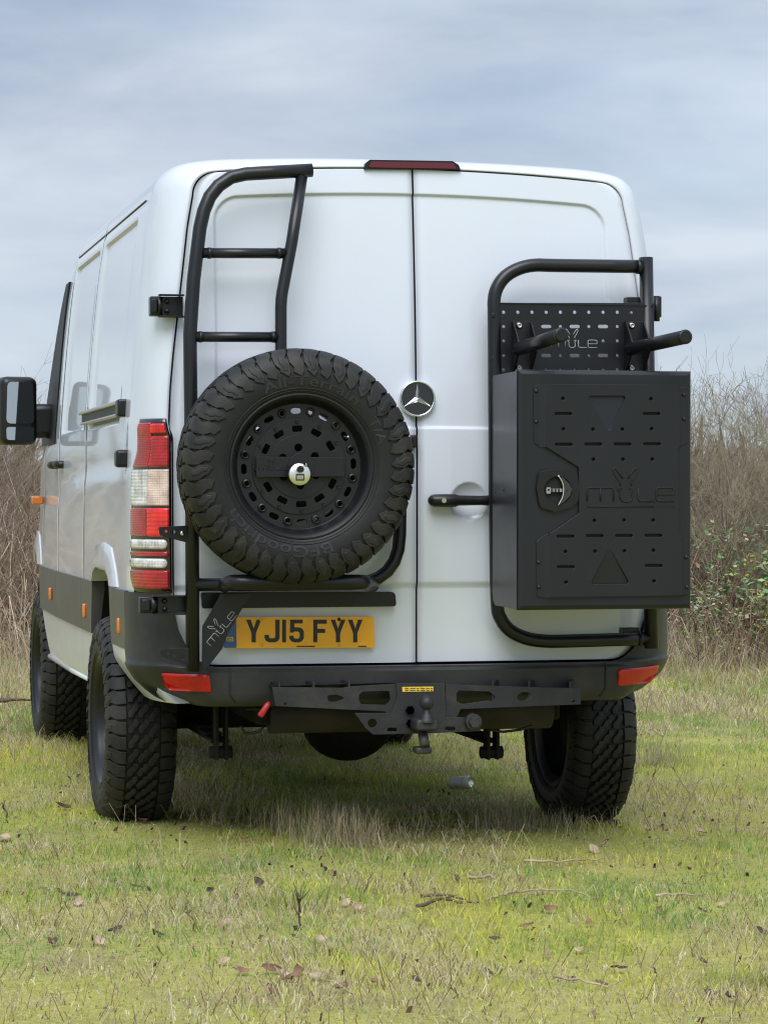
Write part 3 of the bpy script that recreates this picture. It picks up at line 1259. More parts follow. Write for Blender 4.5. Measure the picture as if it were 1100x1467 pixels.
for sg in (-1, 1):
    # grey band: bumper side, sliding door, front door, ahead of the front wheel
    strip('side_cladding', 'grey_cladding', 0.27 if sg < 0 else 0.44, 0.27 if sg < 0 else 0.44, 0.705, 0.66, 0.70, 0.904, 0.016, sg, 6)
    strip('side_cladding', 'grey_cladding', 1.30, 1.36, 1.712, 1.712, 0.70, 0.904, 0.012, sg, 4)
    strip('side_cladding', 'grey_cladding', 1.718, 1.718, 2.777, 2.777, 0.70, 0.904, 0.012, sg)
    strip('side_cladding', 'grey_cladding', 2.783, 2.783, 3.80, 3.76, 0.70, 0.904, 0.012, sg)
    strip('side_cladding', 'grey_cladding', 4.62, 4.66, 5.0, 5.0, 0.55, 0.904, -0.06, sg)
    # white skirts
    strip('side_skirt', 'white_skirt', 0.20 if sg < 0 else 0.40, 0.08 if sg < 0 else 0.40, 0.65, 0.45, 0.522, 0.70, 0.014, sg, 8, nz=9, tuck=0.042)
    strip('side_skirt', 'white_skirt', 1.36, 1.55, 1.712, 1.712, 0.50, 0.70, 0.004, sg, 4)
    strip('side_skirt', 'white_skirt', 1.718, 1.718, 2.777, 2.777, 0.49, 0.70, 0.004, sg)
    strip('side_skirt', 'white_skirt', 2.783, 2.783, 3.70, 3.42, 0.49, 0.70, 0.004, sg)
    # edge rail under the skirt
    m = MB()
    m.tube([(sg * 0.945, 1.55, 0.50), (sg * 0.945, 2.4, 0.488), (sg * 0.945, 3.42, 0.488)], 0.014, 8)
    m.build('sill_edge', 'white_skirt', van)
    # arch flares: faceted white lips standing proud of the flank
    for (yc, ya, yb) in ((AXR, 0.66, 1.32), (AXF, 3.90, 4.56)):
        m = MB()
        inner = [(ya + 0.04, 0.906), (ya + 0.08, 0.94), (ya + 0.16, 0.962), (yc, 0.966), (yb - 0.16, 0.962), (yb - 0.08, 0.94), (yb - 0.04, 0.906)]
        outer = [(ya - 0.10, 0.906), (ya - 0.05, 0.965), (ya + 0.08, 1.045), (yc, 1.060), (yb - 0.08, 1.045), (yb + 0.05, 0.965), (yb + 0.10, 0.906)]
        r0, r1, r2, r3 = [], [], [], []
        for (yi, zi), (yo, zo) in zip(inner, outer):
            wi, wo = side_w(zi) * nose(yi)[1], side_w(zo) * nose(yo)[1]
            r0.append(Vector((sg * (wi - 0.06), yi, zi)))
            r1.append(Vector((sg * (wi + 0.017), yi, zi)))
            r2.append(Vector((sg * (wi + 0.019), lerp(yi, yo, 0.3), lerp(zi, zo, 0.3))))
            r3.append(Vector((sg * (wo + 0.004), yo, zo)))
        r4 = [p - Vector((sg * 0.02, 0, 0)) for p in r3]
        m.grid([r0, r1, r2, r3, r4], True)
        m.build('arch_flare', 'white_paint', van, auto=25)
        # wheel house
        m = MB()
        for k in range(2):
            pass
        rr0 = [Vector((sg * (0.945 if yc == AXR else 0.90), yc + 0.46 * math.cos(a), 0.42 + 0.53 * math.sin(a))) for a in np.linspace(0.42, PI - 0.48, 16)]
        rr1 = [Vector((sg * 0.60, p.y, p.z)) for p in rr0]
        m.grid([rr0, rr1], True)
        m.face([m.bm.verts.new(p) for p in rr1])
        m.build('wheel_house', 'underbody', van)
    # orange side markers
    for y, z in ((0.40, 0.775), (1.55, 0.78), (2.98, 0.795)):
        m = MB()
        x = side_w(z) + 0.017
        m.box((sg * x, y, z), (0.014, 0.028, 0.056), bevel=0.006)
        m.build('side_marker', 'orange_lens', van)
    # sliding door rail
    y0, y1 = 0.47, 1.80
    m = MB()
    x = side_w(1.545) - 0.001
    m.box((sg * (x + 0.010), (y0 + y1) / 2, 1.568), (0.03, y1 - y0, 0.014), bevel=0.004)
    m.box((sg * (x + 0.008), (y0 + y1) / 2, 1.525), (0.024, y1 - y0, 0.009), bevel=0.003)
    rail = m.build('door_rail', 'silver_trim', van)
    m = MB()
    m.box((sg * (x + 0.002), (y0 + y1) / 2 + 0.02, 1.547), (0.018, y1 - y0 - 0.04, 0.036))
    m.build('rail_channel', 'tow_steel', rail)
    m = MB()
    m.box((sg * (x + 0.008), y0 - 0.01, 1.546), (0.042, 0.075, 0.062), bevel=0.008)
    m.build('rail_cap', 'black_plastic', rail)
    # rubber stop on the flank
    m = MB()
    m.box((sg * (0.967 + 0.012), 0.37, 1.365), (0.05, 0.07, 0.062), bevel=0.012, seg=3)
    m.build('door_stop', 'black_plastic', van)
    # handles: sliding door and cab door
    for y in (2.66, 2.90):
        m = MB()
        z = 1.372
        m.tube([(sg * 0.957, y - 0.06, z), (sg * 0.985, y - 0.05, z), (sg * 0.992, y, z), (sg * 0.985, y + 0.05, z), (sg * 0.957, y + 0.06, z)], 0.017, 10)
        m.build('side_handle', 'black_plastic', van)
    # front indicator on the wing
    m = MB()
    m.box((sg * 0.985, 3.66, 1.215), (0.055, 0.10, 0.042), bevel=0.010)
    m.build('side_repeater', 'orange_lens', van)
    # cab door window
    m = MB()
    rows = []
    for z in np.linspace(1.47, 2.20, 16):
        r = []
        yf = lerp(3.80, 3.16, (z - 1.47) / 0.73)
        for y in np.linspace(3.00, yf, 8):
            hz, wf = nose(y)
            k = side_w(z)
            r.append(Vector((sg * (k * wf + 0.006), y, z)))
        rows.append(r)
    m.grid(rows, True)
    rim_ = [r[0] + Vector((-sg * 0.03, 0, 0)) for r in rows]
    m.grid([[r[0] for r in rows], rim_], True)
    m.build('cab_window', 'window_trim', van)


# ---- door mirrors
for sg in (-1, 1):
    y = 3.32
    cx, cz = sg * 1.108, 1.628
    m = MB()
    mt_ = Matrix.Rotation(sg * -R(11.5), 3, 'Z')
    m.box((cx, y + 0.045, cz), (0.174, 0.13, 0.315), rot=mt_, bevel=0.035, seg=4)
    mir = m.build('door_mirror', 'black_plastic', van)
    m = MB()
    fr = Matrix.Translation((cx, y + 0.045, cz)) @ mt_.to_4x4() @ Matrix(((1, 0, 0, 0), (0, 0, -1, -0.066), (0, 1, 0, 0), (0, 0, 0, 1)))
    m.plate(roundpoly([(-0.066, -0.060), (0.066, -0.060), (0.060, 0.132), (-0.060, 0.132)], 0.024, 5), [], fr, -0.004, 0.001)
    m.build('mirror_glass', 'mirror_glass', mir)
    m = MB()
    m.plate(roundpoly([(-0.064, -0.136), (0.064, -0.136), (0.066, -0.076), (-0.066, -0.076)], 0.014, 4), [], fr, -0.004, 0.001)
    m.build('mirror_glass', 'mirror_glass', mir)
    m = MB()
    m.box((sg * 0.985, y + 0.07, cz - 0.045), (0.13, 0.09, 0.16), bevel=0.03, seg=3)
    m.build('mirror_arm', 'black_plastic', mir)


# ---- underbody
mb = MB()
mb.box((0, 2.55, 0.60), (1.10, 5.0, 0.13), bevel=0.01)
for sg in (-1, 1):
    mb.box((sg * 0.82, 2.55, 0.60), (0.20, 1.7, 0.14), bevel=0.01)
    mb.box((sg * 0.50, 2.3, 0.50), (0.09, 4.4, 0.12), bevel=0.01)
    mb.box((sg * 0.70, 0.30, 0.60), (0.30, 0.40, 0.10), bevel=0.01)
mb.box((0, 4.75, 0.52), (1.5, 0.7, 0.25), bevel=0.05)
mb.build('chassis', 'underbody', van)
mb = MB()
zc = gzf(0, AXR) + 0.40
mb.tube([(-0.74, AXR, zc), (0.74, AXR, zc)], 0.05, 14)
mb.sphere((-0.045, AXR, zc - 0.02), 0.165, 24, 14, (1.1, 1.0, 1.0))
mb.build('rear_axle', 'underbody', van)
mb = MB()
mb.tube([(-0.80, AXF, zc), (0.80, AXF, zc)], 0.045, 12)
mb.box((0, AXF, 0.46), (0.5, 0.4, 0.2), bevel=0.03)
mb.build('front_axle', 'underbody', van)
mb = MB()
mb.tube(fillet([(0.52, 0.16, 0.475), (0.06, 0.16, 0.475)], 0), 0.07, 20)
mb.tube([(0.30, 0.34, 0.50), (0.30, 2.4, 0.48)], 0.03, 10)
mb.build('exhaust_silencer', 'rusty_steel', van)
mb = MB()
mb.tube([(-0.50, 0.12, 0.475), (-0.10, 0.12, 0.475)], 0.066, 20)
mb.build('cross_tube', 'rusty_steel', van)
mb = MB()
mb.box((-0.15, 1.6, 0.46), (0.5, 0.9, 0.16), bevel=0.05)
mb.build('fuel_tank', 'underbody', van)
for px in (314, 702):
    mb = MB()
    p = at(px, 1045, 0.25)
    b = at(px, 1083, 0.25)
    mb.box((p.x - 0.012, 0.25, (p.z + b.z) / 2 + 0.06), (0.012, 0.06, 0.24), bevel=0.003)
    mb.box((p.x + 0.022, 0.25, (p.z + b.z) / 2 + 0.06), (0.012, 0.06, 0.24), bevel=0.003)
    mb.tube([(b.x - 0.035, 0.25, b.z + 0.012), (b.x + 0.045, 0.25, b.z + 0.012)], 0.022, 12)
    for k in range(3):
        mb.box((b.x + 0.004, 0.95, b.z + 0.05 + 0.012 * k), (0.06, 1.4 - 0.3 * k, 0.010))
    mb.build('spring_shackle', 'underbody', van)
mb = MB()
for pth in ([(345, 1040), (350, 1052), (372, 1049), (378, 1040)], [(700, 1046), (720, 1049), (745, 1046), (762, 1040)], [(352, 1016), (372, 1016), (404, 1017)]):
    mb.tube(fillet([at(px, py, 0.08) for px, py in pth], 0.03), 0.005, 6)
mb.build_each('hose', 'black_plastic', van)

# ---- tow bar
YT = -0.135


def z6(p):
    return (200 + p[0] / 2.619, 830 + p[1] / 2.619)


def z7(p):
    return (560 + p[0] / 2.5, 840 + p[1] / 2.5)


tow = empty('tow_bar', (0, YT, 0.43), van)
mb = MB()
pxplate(mb, YT, [z6(p) for p in [(497, 405), (760, 408), (800, 402), (972, 392), (974, 522), (938, 525), (922, 497), (700, 486), (510, 477)]],
        [[z6(p) for p in roundpoly([(703, 437), (738, 434), (775, 447), (738, 460), (708, 460)], 8)],
         [z6(p) for p in roundpoly([(824, 432), (840, 422), (938, 420), (940, 455), (925, 472), (830, 470), (822, 452)], 10)],
         [z6(p) for p in circ(546, 468, 6, 10)]], 0.008)
mb.build('side_beam', 'tow_steel', tow)
mb = MB()
pxplate(mb, YT, [z7(p) for p in [(196, 352), (300, 356), (680, 366), (680, 424), (250, 441), (236, 470), (196, 470)]],
        [[z7(p) for p in roundpoly([(234, 384), (245, 374), (352, 378), (374, 395), (366, 415), (350, 410), (260, 422), (236, 415)], 8)],
         [z7(p) for p in roundpoly([(452, 392), (470, 380), (500, 382), (500, 392), (480, 408), (460, 411), (452, 403)], 6)],
         [z7(p) for p in circ(654, 410, 6, 10)]], 0.008)
mb.build('side_beam', 'tow_steel', tow)
# top flanges with ribs running back to the bumper
for pts in ([(497, 400), (972, 388)],):
    mb = MB()
    a, b = at(*z6(pts[0]), YT), at(*z6(pts[1]), YT)
    mb.face([mb.bm.verts.new(p) for p in (a + Vector((0, 0.004, -0.002)), b + Vector((0, 0.004, 0.0)), b + Vector((0, 0.10, 0.0)), a + Vector((0, 0.10, -0.002)))])
    for t in (0.0, 0.27, 0.55):
        q = a.lerp(b, t)
        mb.box((q.x + 0.015, YT + 0.05, q.z - 0.02), (0.007, 0.10, 0.06), rot=Matrix.Rotation(R(12), 3, 'Z'))
    mb.build('top_flange', 'tow_steel', tow)
mb = MB()
a, b = at(*z7((300, 345)), YT), at(*z7((680, 345)), YT)
for t in (0.28, 0.62, 0.995):
    q = a.lerp(b, t)
    mb.box((q.x - 0.015, YT + 0.05, q.z - 0.03), (0.007, 0.10, 0.07), rot=Matrix.Rotation(R(-30 if t < 0.9 else -24), 3, 'Z'))
mb.face([mb.bm.verts.new(p) for p in (a + Vector((-0.05, 0.006, -0.022)), b + Vector((0, 0.006, -0.03)), b + Vector((-0.03, 0.10, -0.03)), a + Vector((-0.05, 0.10, -0.022)))])
mb.build('top_flange', 'tow_steel', tow)
mb = MB()
pxplate(mb, YT - 0.008, [(568, 979), (637, 979), (639, 1028), (660, 1028), (690, 1032), (688, 1048), (618, 1051), (535, 1053), (524, 1044), (508, 1022), (560, 1022), (569, 1000)],
        [[z6(p) for p in roundpoly([(930, 558), (965, 558), (965, 572), (930, 572)], 6)], [z7(p) for p in roundpoly([(194, 504), (230, 504), (230, 518), (194, 518)], 6)], [z6(p) for p in circ(873, 541, 17, 14)]], 0.010)
mb.build('mount_plate', 'tow_steel', tow)
mb = MB()
pxplate(mb, YT - 0.0105, [z7(p) for p in [(40, 361), (152, 360), (152, 377), (41, 379)]], [], 0.001)
stk = mb.build('warning_sticker', 'yellow_print', tow)
mb = MB()
for k in range(2):
    yy = 366 + k * 7
    x = 50
    for wdt in (14, 20, 9, 17, 12, 8):
        pxplate(mb, YT - 0.0112, [z7((x, yy)), z7((x + wdt, yy)), z7((x + wdt, yy + 2.5)), z7((x, yy + 2.5))], [], 0.0003)
        x += wdt + 4
mb.build('small_print', 'plate_ink', stk) if False else mb.build('small_print', 'plate_ink', tow)
mb = MB()
for px, py in (z7((64, 443)), z7((66, 490)), z6((1010, 490)), z6((1012, 540))):
    c_ = at(px, py, YT)
    mb.disc((c_.x, -c_.z), 0.016, 6, Matrix(((1, 0, 0, 0), (0, 0, -1, YT - 0.008), (0, -1, 0, 0), (0, 0, 0, 1))), 0, 0.012)
c_ = at(*z7((288, 484)), YT)
mb.disc((c_.x, -c_.z), 0.028, 18, Matrix(((1, 0, 0, 0), (0, 0, -1, YT - 0.008), (0, -1, 0, 0), (0, 0, 0, 1))), 0, 0.03)
mb.disc((c_.x, -c_.z), 0.020, 6, Matrix(((1, 0, 0, 0), (0, 0, -1, YT - 0.038), (0, -1, 0, 0), (0, 0, 0, 1))), 0, 0.016)
mb.build_each('bolt', 'tow_steel', tow)
mb = MB()
yb_ = -0.24
cb = at(*z7((128, 418)), yb_)
mb.sphere(cb, 0.025, 20, 14)
mb.lathe([(0.012, -0.02), (0.012, -0.036), (0.020, -0.04), (0.020, -0.052), (0.026, -0.055), (0.026, -0.066)], 20, Matrix.Translation(cb))
mb.box((cb.x, -0.20, cb.z - 0.075), (0.075, 0.11, 0.038), bevel=0.008)
mb.tube(fillet([(cb.x, -0.16, cb.z - 0.075), (cb.x - 0.004, -0.21, cb.z - 0.12), (cb.x - 0.003, -0.23, cb.z - 0.15)], 0.03), 0.017, 12)
mb.box((cb.x - 0.006, -0.20, cb.z - 0.163), (0.055, 0.06, 0.022), bevel=0.006)
mb.build('tow_ball', 'tow_steel', tow)
mb = MB()
a, b = at(386, 1006, -0.10), at(372, 1027, -0.10)
mb.tube([a, a.lerp(b, 0.2), a.lerp(b, 0.9), b], 0.008, 10, True, [0.005, 0.010, 0.0115, 0.008])
mb.build('release_handle', 'red_handle', tow)

# ================================================================== WHEELS
# tyre profile of the outer half: (lateral t, radius r); q = distance along it from the tread centre
_half = catmull([(0.0, 0.379), (0.045, 0.3785), (0.082, 0.374), (0.103, 0.363), (0.116, 0.345), (0.1235, 0.320), (0.1265, 0.295),
                 (0.124, 0.268), (0.117, 0.246), (0.106, 0.233)], 5)
_q = [0.0]
for a, b in zip(_half, _half[1:]):
    _q.append(_q[-1] + math.hypot(b[0] - a[0], b[1] - a[1]))


def tyre_pt(phi, q, h):
    s = 1 if q >= 0 else -1
    a = min(abs(q), _q[-1] - 1e-4)
    t = float(np.interp(a, _q, [p[0] for p in _half]))
    r = float(np.interp(a, _q, [p[1] for p in _half]))
    t2 = float(np.interp(a + 0.004, _q, [p[0] for p in _half]))
    r2 = float(np.interp(a + 0.004, _q, [p[1] for p in _half]))
    t1 = float(np.interp(max(0, a - 0.004), _q, [p[0] for p in _half]))
    r1 = float(np.interp(max(0, a - 0.004), _q, [p[1] for p in _half]))
    if a < 0.004:
        t1 = -t2
        r1 = r2
    d = math.hypot(t2 - t1, r2 - r1)
    nt, nr = -(r2 - r1) / d, (t2 - t1) / d
    t, r = t + nt * h, r + nr * h
    return Vector((r * math.cos(phi), r * math.sin(phi), s * t))


def build_tyre_meshes():
    mb = MB()
    rows = []
    qs = [-v for v in reversed(_q[1:])] + _q
    NSEG = 80
    for q in qs:
        rows.append([tyre_pt(2 * PI * k / NSEG, q, 0.0) for k in range(NSEG)])
    # bead returns
    e0 = [Vector((p.x * 0.95, p.y * 0.95, p.z * 0.8)) for p in rows[0]]
    e1 = [Vector((p.x * 0.95, p.y * 0.95, p.z * 0.8)) for p in rows[-1]]
    mb.grid([e0] + rows + [e1], True, close_u=True)
    # sidewall rings
    for r0, dz in ((0.2565, 0.122), (0.2485, 0.1185)):
        for s in (1, -1):
            mb.lathe([(r0 - 0.002, s * (dz - 0.001)), (r0, s * (dz + 0.0022)), (r0 + 0.002, s * (dz - 0.0005))], NSEG)
    tyre = mb.build('tyre', 'tyre_rubber')
    # tread blocks
    tb = MB()
    NP = 44
    R0 = 0.385
    rnd = random.Random(3)

    def ribbon(path, widths, h0, h1, phi0, mirror):
        """path of (s, q) points, s along the circumference"""
        pts = [Vector((p[0], p[1], 0)) for p in path]
        # subdivide
        P, W = [], []
        for i in range(len(pts) - 1):
            n = max(1, int((pts[i + 1] - pts[i]).length / 0.011))
            for k in range(n):
                t = k / n
                P.append(pts[i].lerp(pts[i + 1], t))
                W.append(lerp(widths[i], widths[i + 1], t))
        P.append(pts[-1])
        W.append(widths[-1])
        lt, rt, lb, rb = [], [], [], []
        for i, p in enumerate(P):
            d = (P[min(i + 1, len(P) - 1)] - P[max(i - 1, 0)]).normalized()
            n = Vector((-d.y, d.x, 0)) * W[i] / 2
            ch = 0.0016
            for arr, v, sh in ((lt, p + n, 1), (rt, p - n, -1)):
                arr.append(v)
        def mp_(v, h, inset, c):
            u = v + (c - v) * inset
            q = u.y * (-1 if mirror else 1)
            return tyre_pt(phi0 + u.x / R0, q, h)
        hs = [lerp(h0, h1, i / (len(P) - 1)) for i in range(len(P))]
        L0 = [tb.bm.verts.new(mp_(v, -0.002, -0.06, c)) for v, c in zip(lt, P)]
        L1 = [tb.bm.verts.new(mp_(v, h, 0.0, c)) for v, c, h in zip(lt, P, hs)]
        C1 = [tb.bm.verts.new(mp_(c, h + 0.0006, 0.0, c)) for c, h in zip(P, hs)]
        R1 = [tb.bm.verts.new(mp_(v, h, 0.0, c)) for v, c, h in zip(rt, P, hs)]
        R0_ = [tb.bm.verts.new(mp_(v, -0.002, -0.06, c)) for v, c in zip(rt, P)]
        for i in range(len(P) - 1):
            for a, b in ((L0, L1), (L1, C1), (C1, R1), (R1, R0_)):
                tb.face([a[i], a[i + 1], b[i + 1], b[i]])
        tb.face([L0[0], L1[0], C1[0], R1[0], R0_[0]])
        tb.face([R0_[-1], R1[-1], C1[-1], L1[-1], L0[-1]])
    P_ = 2 * PI * R0 / NP
    for k in range(NP):
        ph = 2 * PI * k / NP
        alt = k % 2
        for mir in (False, True):
            o = P_ / R0 * (0.5 if mir else 0.0)
            sg = -1 if mir else 1
            # shoulder lug: tread edge over the shoulder and down the side wall in a zig-zag
            path = [(0.000, 0.062), (-0.001, 0.088), (0.008, 0.106), (0.009, 0.126), (-0.005, 0.142), (-0.005, 0.158), (0.001, 0.172 if alt else 0.168)]
            wd = [0.045, 0.047, 0.0455, 0.044, 0.0425, 0.041, 0.036]
            ribbon([(sg * s, q) for s, q in path], wd, 0.013, 0.0055, ph + o, mir)
            # raised small step on the lug face, as on the side biters
            if not alt:
                ribbon([(sg * 0.004, 0.112), (sg * 0.004, 0.128), (sg * -0.008, 0.144), (sg * -0.006, 0.158)], [0.016, 0.018, 0.018, 0.012], 0.0120, 0.0078, ph + o, mir)
        # interlocking centre blocks: three columns of hooked S shapes
        for path, wd in (([(-0.017, 0.046), (-0.005, 0.047), (0.006, 0.039), (0.012, 0.031), (0.021, 0.027), (0.032, 0.028)], [0.017, 0.021, 0.018, 0.018, 0.021, 0.016]),
                         ([(-0.017, 0.009), (-0.005, 0.011), (0.004, 0.005), (0.009, -0.005), (0.018, -0.011), (0.030, -0.009)], [0.016, 0.020, 0.018, 0.018, 0.020, 0.016]),
                         ([(0.017, -0.046), (0.005, -0.047), (-0.006, -0.039), (-0.012, -0.031), (-0.021, -0.027), (-0.032, -0.028)], [0.017, 0.021, 0.018, 0.018, 0.021, 0.016])):
            ribbon(path, wd, 0.0125, 0.0125, ph, False)
    tread = tb.build('tread', 'tread_rubber', auto=30)
    tread['kind'] = 'stuff'
    return tyre, tread


def build_rim():
    """steel style wheel with two rings of slots; local +Z is the outer face"""
    I = Matrix()
    mb = MB()
    mb.lathe([(0.225, 0.094), (0.236, 0.104), (0.2415, 0.110), (0.2405, 0.1155), (0.235, 0.1165), (0.230, 0.112), (0.224, 0.106),
              (0.219, 0.097), (0.2165, 0.086), (0.211, 0.078), (0.208, 0.060), (0.205, 0.02), (0.196, -0.03), (0.200, -0.09), (0.226, -0.108), (0.237, -0.112)], 72)
    # outer annulus with bolt bosses and slots, slightly coned
    holes = [circ(0, 0, 0.150, 48)]
    for k in range(12):
        a = PI / 2 + 2 * PI * k / 12
        holes.append(slot(0.184 * math.cos(a), 0.184 * math.sin(a), 0.036, 0.019, 4, a + PI / 2))
        b = a + PI / 12
        holes.append(circ(0.184 * math.cos(b), 0.184 * math.sin(b), 0.0085, 10))
    mb.plate(circ(0, 0, 0.2085, 72), holes, I, 0.048, 0.058)
    rim = mb.build('rim', 'rim_black', auto=35)
    kids = []
    mb = MB()
    for k in range(12):
        b = PI / 2 + 2 * PI * (k + 0.5) / 12
        m = Matrix.Translation((0.184 * math.cos(b), 0.184 * math.sin(b), 0))
        mb.lathe([(0.0085, 0.050), (0.0085, 0.066), (0.0105, 0.0675), (0.0145, 0.065), (0.0155, 0.057)], 16, m)
    kids += mb.build_each('bolt_boss', 'rim_black', auto=35)
    mb = MB()
    holes = []
    for k in range(12):
        a = PI / 2 + 2 * PI * k / 12
        ca, sa = math.cos(a), math.sin(a)
        pts = roundpoly([(0.1145, -0.016), (0.1145, 0.016), (0.1345, 0.018), (0.1345, -0.018)], 0.006, 3)
        holes.append([(x * ca - y * sa, x * sa + y * ca) for x, y in pts])
    holes.append(circ(0, 0, 0.100, 40))
    mb.plate(circ(0, 0, 0.158, 64), holes, I, 0.052, 0.064)
    kids.append(mb.build('inner_ring', 'rim_black', auto=35))
    mb = MB()
    for k in range(12):
        b = PI / 2 + 2 * PI * k / 12
        m = Matrix.Translation((0.148 * math.cos(b), 0.148 * math.sin(b), 0))
        mb.lathe([(0.0, 0.067), (0.003, 0.067), (0.0035, 0.0705), (0.006, 0.0705), (0.0068, 0.064)], 12, m)
    kids += mb.build_each('rim_bolt', 'rim_black', auto=35)
    mb = MB()
    holes = [circ(0.062 * math.cos(PI / 2 + k * PI / 3), 0.062 * math.sin(PI / 2 + k * PI / 3), 0.0135, 14) for k in range(6)]
    mb.plate(circ(0, 0, 0.105, 56), holes, I, 0.044, 0.0665)
    kids.append(mb.build('hub_plate', 'rim_black', auto=35))
    mb = MB()
    mb.disc((0, 0), 0.085, 24, I, -0.05, 0.040)
    kids.append(mb.build('hub', 'underbody'))
    return rim, kids


tyre0, tread0 = build_tyre_meshes()
rim0, rimkids0 = build_rim()


def wheel_matrix(c, face):
    z = Vector(face)
    y = Vector((0, 0, 1))
    x = y.cross(z)
    m = Matrix((x, y, z)).transposed().to_4x4()
    m.translation = Vector(c)
    return m


def place_wheel(root, first=False):
    """tyre, tread and rim under the given empty, in its own frame"""
    for src in (tyre0, tread0, rim0, *rimkids0):
        o = src if first else src.copy()
        if not first:
            COL.objects.link(o)
        o.parent = root
        o.matrix_parent_inverse = Matrix()
    return root


road = []
for i, (sg, y, tx) in enumerate(((-1, AXR, 0.875), (1, AXR, 0.875), (-1, AXF, 0.815), (1, AXF, 0.815))):
    z = gzf(sg * tx, y) + 0.389 - 0.022
    m = wheel_matrix((sg * tx, y, z), (sg, 0, 0)) @ Matrix.Rotation(0.3 * i, 4, 'Z')
    wh = empty('wheel', None, van, m)
    place_wheel(wh, first=(i == 0))
    road.append(wh)

# ================================================================== SPARE WHEEL
SY = -0.262
sc_ = at(423.5, 668.5, SY)
sp_m = wheel_matrix(sc_, (0, -1, 0)) @ Matrix.Rotation(R(3), 4, 'Z')
spare = tag(empty('spare_wheel', None, None, sp_m), 'black all-terrain spare wheel hung on the left rear door of the van', 'spare wheel')
for src in (tyre0, tread0, rim0, *rimkids0[:-1]):
    o = src.copy()
    COL.objects.link(o)
    o.parent = spare
    o.matrix_parent_inverse = Matrix()


def child_local(o, root):
    """a part built in the root's own frame"""
    o.parent = root
    o.matrix_parent_inverse = Matrix()
    return o


# raised lettering round the side wall
def arc_text(body, size, a_mid, rad, flip=False, st=1.0):
    vs, fs = text_shape(body, size, 0.0012, 0.0006)
    mb = MB()

    def fn(v):
        r = rad + v.y if not flip else rad - v.y
        a = a_mid - v.x * st / rad if not flip else a_mid + v.x * st / rad
        # height of the side wall at this radius
        rr_ = max(0.234, min(0.37, r))
        t = float(np.interp(-rr_, [-p[1] for p in _half], [p[0] for p in _half]))
        return Vector((r * math.cos(a), r * math.sin(a), t + 0.0006 + v.z))
    add_raw(mb, vs, fs, fn)
    return mb


child_local(arc_text('All-Terrain', 0.047, R(80), 0.266, st=1.55).build('tyre_lettering', 'tyre_letter'), spare)
child_local(arc_text('T/A', 0.044, R(22), 0.266, st=1.3).build('tyre_lettering', 'tyre_letter'), spare)
child_local(arc_text('BFGoodrich', 0.052, R(248), 0.263, st=1.45).build('tyre_lettering', 'tyre_letter'), spare)
# inner-frame clamp bar with centre boss
c0 = Vector((0, 0, 0))
mb = MB()
I3 = Matrix.Rotation(R(-3), 4, 'Z')
mb.plate(roundpoly([(-0.148, -0.036), (0.148, -0.033), (0.146, 0.030), (-0.148, 0.032)], 0.004, 2), [], I3, 0.085, 0.090)
clamp = child_local(mb.build('clamp_bar', 'powder_coat'), spare)
mb = MB()
mb.plate(circ(0.002, 0.0, 0.045, 36), [], I3, 0.080, 0.0935)
mb.lathe([(0.020, 0.09), (0.020, 0.125), (0.0, 0.125)], 20, I3 @ Matrix.Translation((-0.010, -0.01, 0)))
child_local(mb.build('clamp_boss', 'powder_coat'), spare)
# valve
mb = MB()
mb.lathe([(0.0, 0.098), (0.004, 0.098), (0.0045, 0.088), (0.003, 0.084), (0.0045, 0.06), (0.006, 0.05)], 12, Matrix.Translation((0.163, 0.089, 0)))
child_local(mb.build('valve', 'steel'), spare)

# ---- mule lettering: strokes given in the units of the box panel
def logo_strokes():
    S = []
    S.append([(525, 660), (525, 607), (528, 598), (536, 595), (638, 595), (647, 598), (650, 607), (650, 660)])
    S.append([(588, 596), (588, 660)])
    S.append([(690, 600), (668, 598), (672, 608), (682, 614), (680, 630), (681, 645), (690, 658), (700, 662), (722, 662), (733, 657), (739, 645), (738, 628),
              (733, 614), (744, 608), (746, 598), (726, 600)])
    S.append([(681, 585), (684, 572), (664, 548), (650, 524), (648, 508), (655, 502), (664, 507), (678, 528), (694, 552)])
    S.append([(736, 585), (732, 572), (748, 548), (761, 524), (762, 508), (756, 502), (747, 507), (733, 528), (719, 552)])
    S.append([(768, 597), (768, 648), (771, 657), (780, 660), (845, 660)])
    S.append([(854, 628), (936, 628), (936, 606), (933, 598), (925, 595), (866, 595), (857, 598), (854, 607), (854, 648), (857, 657), (866, 660), (937, 660)])
    return S


def logo(fn, r, underline=True):
    mb = MB()
    for s in logo_strokes():
        mb.tube([fn(p) for p in s], r, 6)
    if underline:
        mb.tube([fn(p) for p in ((525, 685), (845, 685))], r, 6)
    return mb


def spare_logo(p):
    u = (p[0] - 525) / 412.0
    v = (660 - p[1]) / 412.0
    return I3 @ Vector((-0.140 + u * 0.095, -0.012 + v * 0.095, 0.0902))


child_local(logo(spare_logo, 0.0013, False).build('engraved_logo', 'engraved'), spare)

